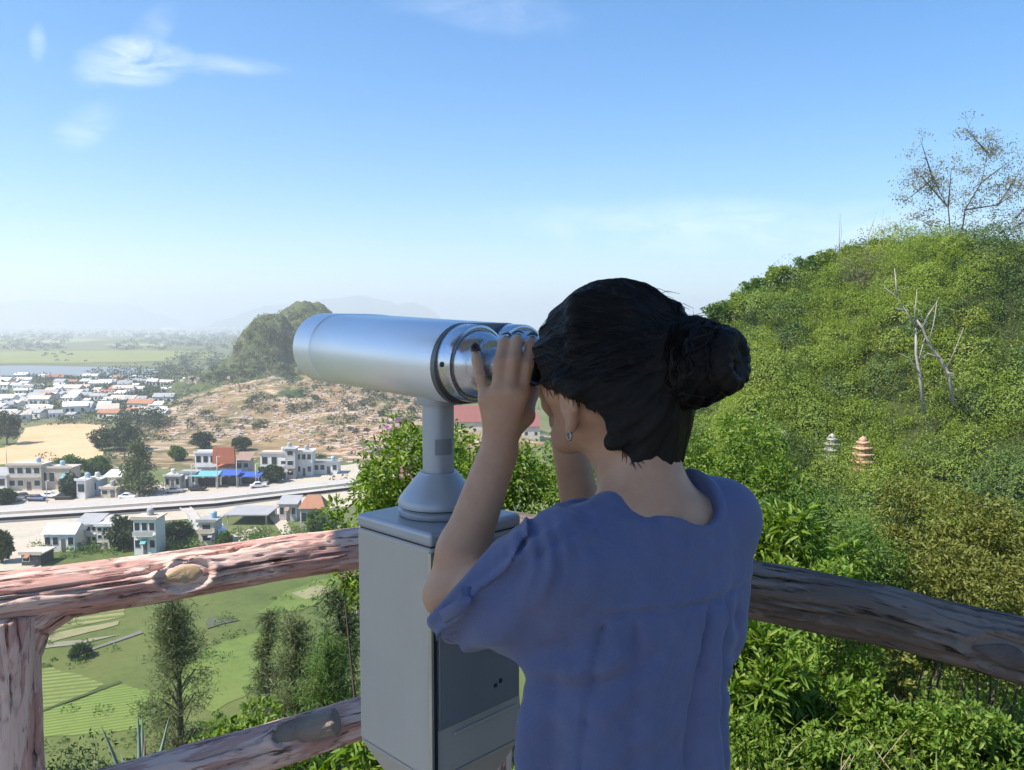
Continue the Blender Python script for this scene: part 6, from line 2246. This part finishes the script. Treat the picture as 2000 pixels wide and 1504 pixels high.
# the city on the shore and pale tombs on the scrub slope, too many and too small to count
mb = MB()
for i in range(1700):
    px = rng.uniform(-120, 640); py = 637.0 + rng.exponential(6.5)
    if py > 658: continue
    b = G(px, py, 0); k = b[1] / F
    w_, h = rng.uniform(2.5, 9) * k, rng.uniform(1.5, 4.6) * k
    mb.box((b[0] - w_ / 2, b[1] - w_ / 2, b[2] - 1), (b[0] + w_ / 2, b[1] + w_ / 2, b[2] + h))
for (px, py, w_, h) in ((112, 640, 14, 5), (330, 645, 20, 5), (445, 642, 26, 5)):
    b = G(px, py, 0); k = b[1] / F
    mb.lathe([(w_ * k, 0), (w_ * k * .8, h * k * .6), (w_ * k * .4, h * k * .9), (.1, h * k)], 12, Matrix.Translation(Vector(b)))
tag(mb.build('far_city', W_WHITE), kind='stuff')


def slope_pt(px, py):
    d = ray(px, py)
    dg = bpy.context.evaluated_depsgraph_get()
    ok, loc, nrm, idx, ob, mat_ = sc.ray_cast(dg, Vector(EYE + d * 60), Vector(d).normalized(), distance=3000)
    return (np.array(loc), ob.name) if ok else (None, '')


bpy.context.view_layer.update()
hidden = [o for o in bpy.data.objects if o.name == 'haze']
for o in hidden: o.hide_viewport = True
bpy.context.view_layer.update()
mb = MB(); lbs = LB(); mr = MB()
for i in range(2500):
    px = rng.uniform(225, 830); py = rng.uniform(735, 915)
    if px < 330 and py < 800: continue
    if mn.noise((px / 60, py / 22, 21)) < .0 - .3 * (py > 800): continue
    q, nm = slope_pt(px, py)
    if q is None or not (nm.startswith('hill') or nm.startswith('ground')): continue
    k = q[1] / F
    w_, h = rng.uniform(2.5, 12) * k, rng.uniform(.6, 2.4) * k
    M4 = Matrix.Translation(Vector(q)) @ Matrix.Rotation(rng.uniform(-.2, .35), 4, 'Z')
    (mr if rng.random() < .25 else mb).box((-w_ / 2, -.7, -1), (w_ / 2, .7, h), M4)
TOMB = plain('tomb_plaster', (.60, .50, .42), (.45, .33, .25), .5, .9)
tag(mb.build('tomb_walls', TOMB), kind='stuff')
tag(mr.build('terracotta_walls', plain('terracotta_plaster', (.50, .26, .15), (.38, .20, .12), .5, .9)), kind='stuff')
for i in range(1300):
    px = rng.uniform(290, 840); py = rng.uniform(715, 905)
    if mn.noise((px / 70, py / 30, 31)) < .02 and not (px > 640 and py < 850): continue
    q, nm = slope_pt(px, py)
    if q is None or not (nm.startswith('hill') or nm.startswith('ground')): continue
    r = rng.uniform(3.5, 10) * q[1] / F
    clump(lbs, (q[0], q[1], q[2] + r * .35), (r * 1.3, r * 1.2, r * .7), 60, 3.2 * q[1] / F, .6, False, .3, .1, .5)
lbh = LB()
for i in range(420):
    px, py = rng.uniform(458, 640), rng.uniform(604, 735)
    q, nm = slope_pt(px, py)
    if q is None or not nm.startswith('hill') or q[1] < 430: continue
    r = rng.uniform(2.5, 7) * q[1] / F
    clump(lbh, (q[0], q[1], q[2] + r * .25), (r * 1.2, r * 1.2, r * .8), 40, 3.0 * q[1] / F, .6, False, .3, .1, .5)
tag(lbs.build('slope_bushes', LEAF_FAR), kind='stuff')
tag(lbh.build('hill_scrub', leaf_mat('hill_scrub_leaf', [(.10, .12, .045), (.15, .16, .065), (.20, .19, .09)], 1, .3)), kind='stuff')
# red roof glimpsed past the raised arm, low on the slope
q, nm = slope_pt(905, 835)
for (px0, px1, pt, pb, lab) in ((880, 935, 792, 838, 'large red roof glimpsed between the pole and the raised hand'), (1024, 1050, 806, 845, 'pale red-roofed building glimpsed under the raised hand')):
    y = 285
    b = P((px0 + px1) / 2, pb, y); W_ = (px1 - px0) / F * y * 1.3; H_ = (pb - pt) / F * y
    root = empty('red_roof_house', tuple(b)); tag(root, lab, 'house', 'red-roofed houses below the bushes')
    MB().box((-W_ / 2, -2, -14), (W_ / 2, 4, H_ * .35)).build('wall', W_CREAM, root)
    x = W_ / 2 + .4
    MB().add([(-x, -2.6, H_ * .35), (x, -2.6, H_ * .35), (x, 4.6, H_ * .35), (-x, 4.6, H_ * .35), (-x * .8, 1, H_), (x * .8, 1, H_)], [(3, 2, 1, 0), (0, 1, 5, 4), (2, 3, 4, 5), (1, 2, 5), (3, 0, 4)]).build('roof', wallm('weathered_red_roof', (.30, .11, .10)), root)
    for xx in (-.28, .28):
        MB().box((xx * W_ - .5, -2.07, -.6), (xx * W_ + .5, -2.003, .5)).build('window', DKW, root)
for o in hidden: o.hide_viewport = False
bpy.context.view_layer.update()
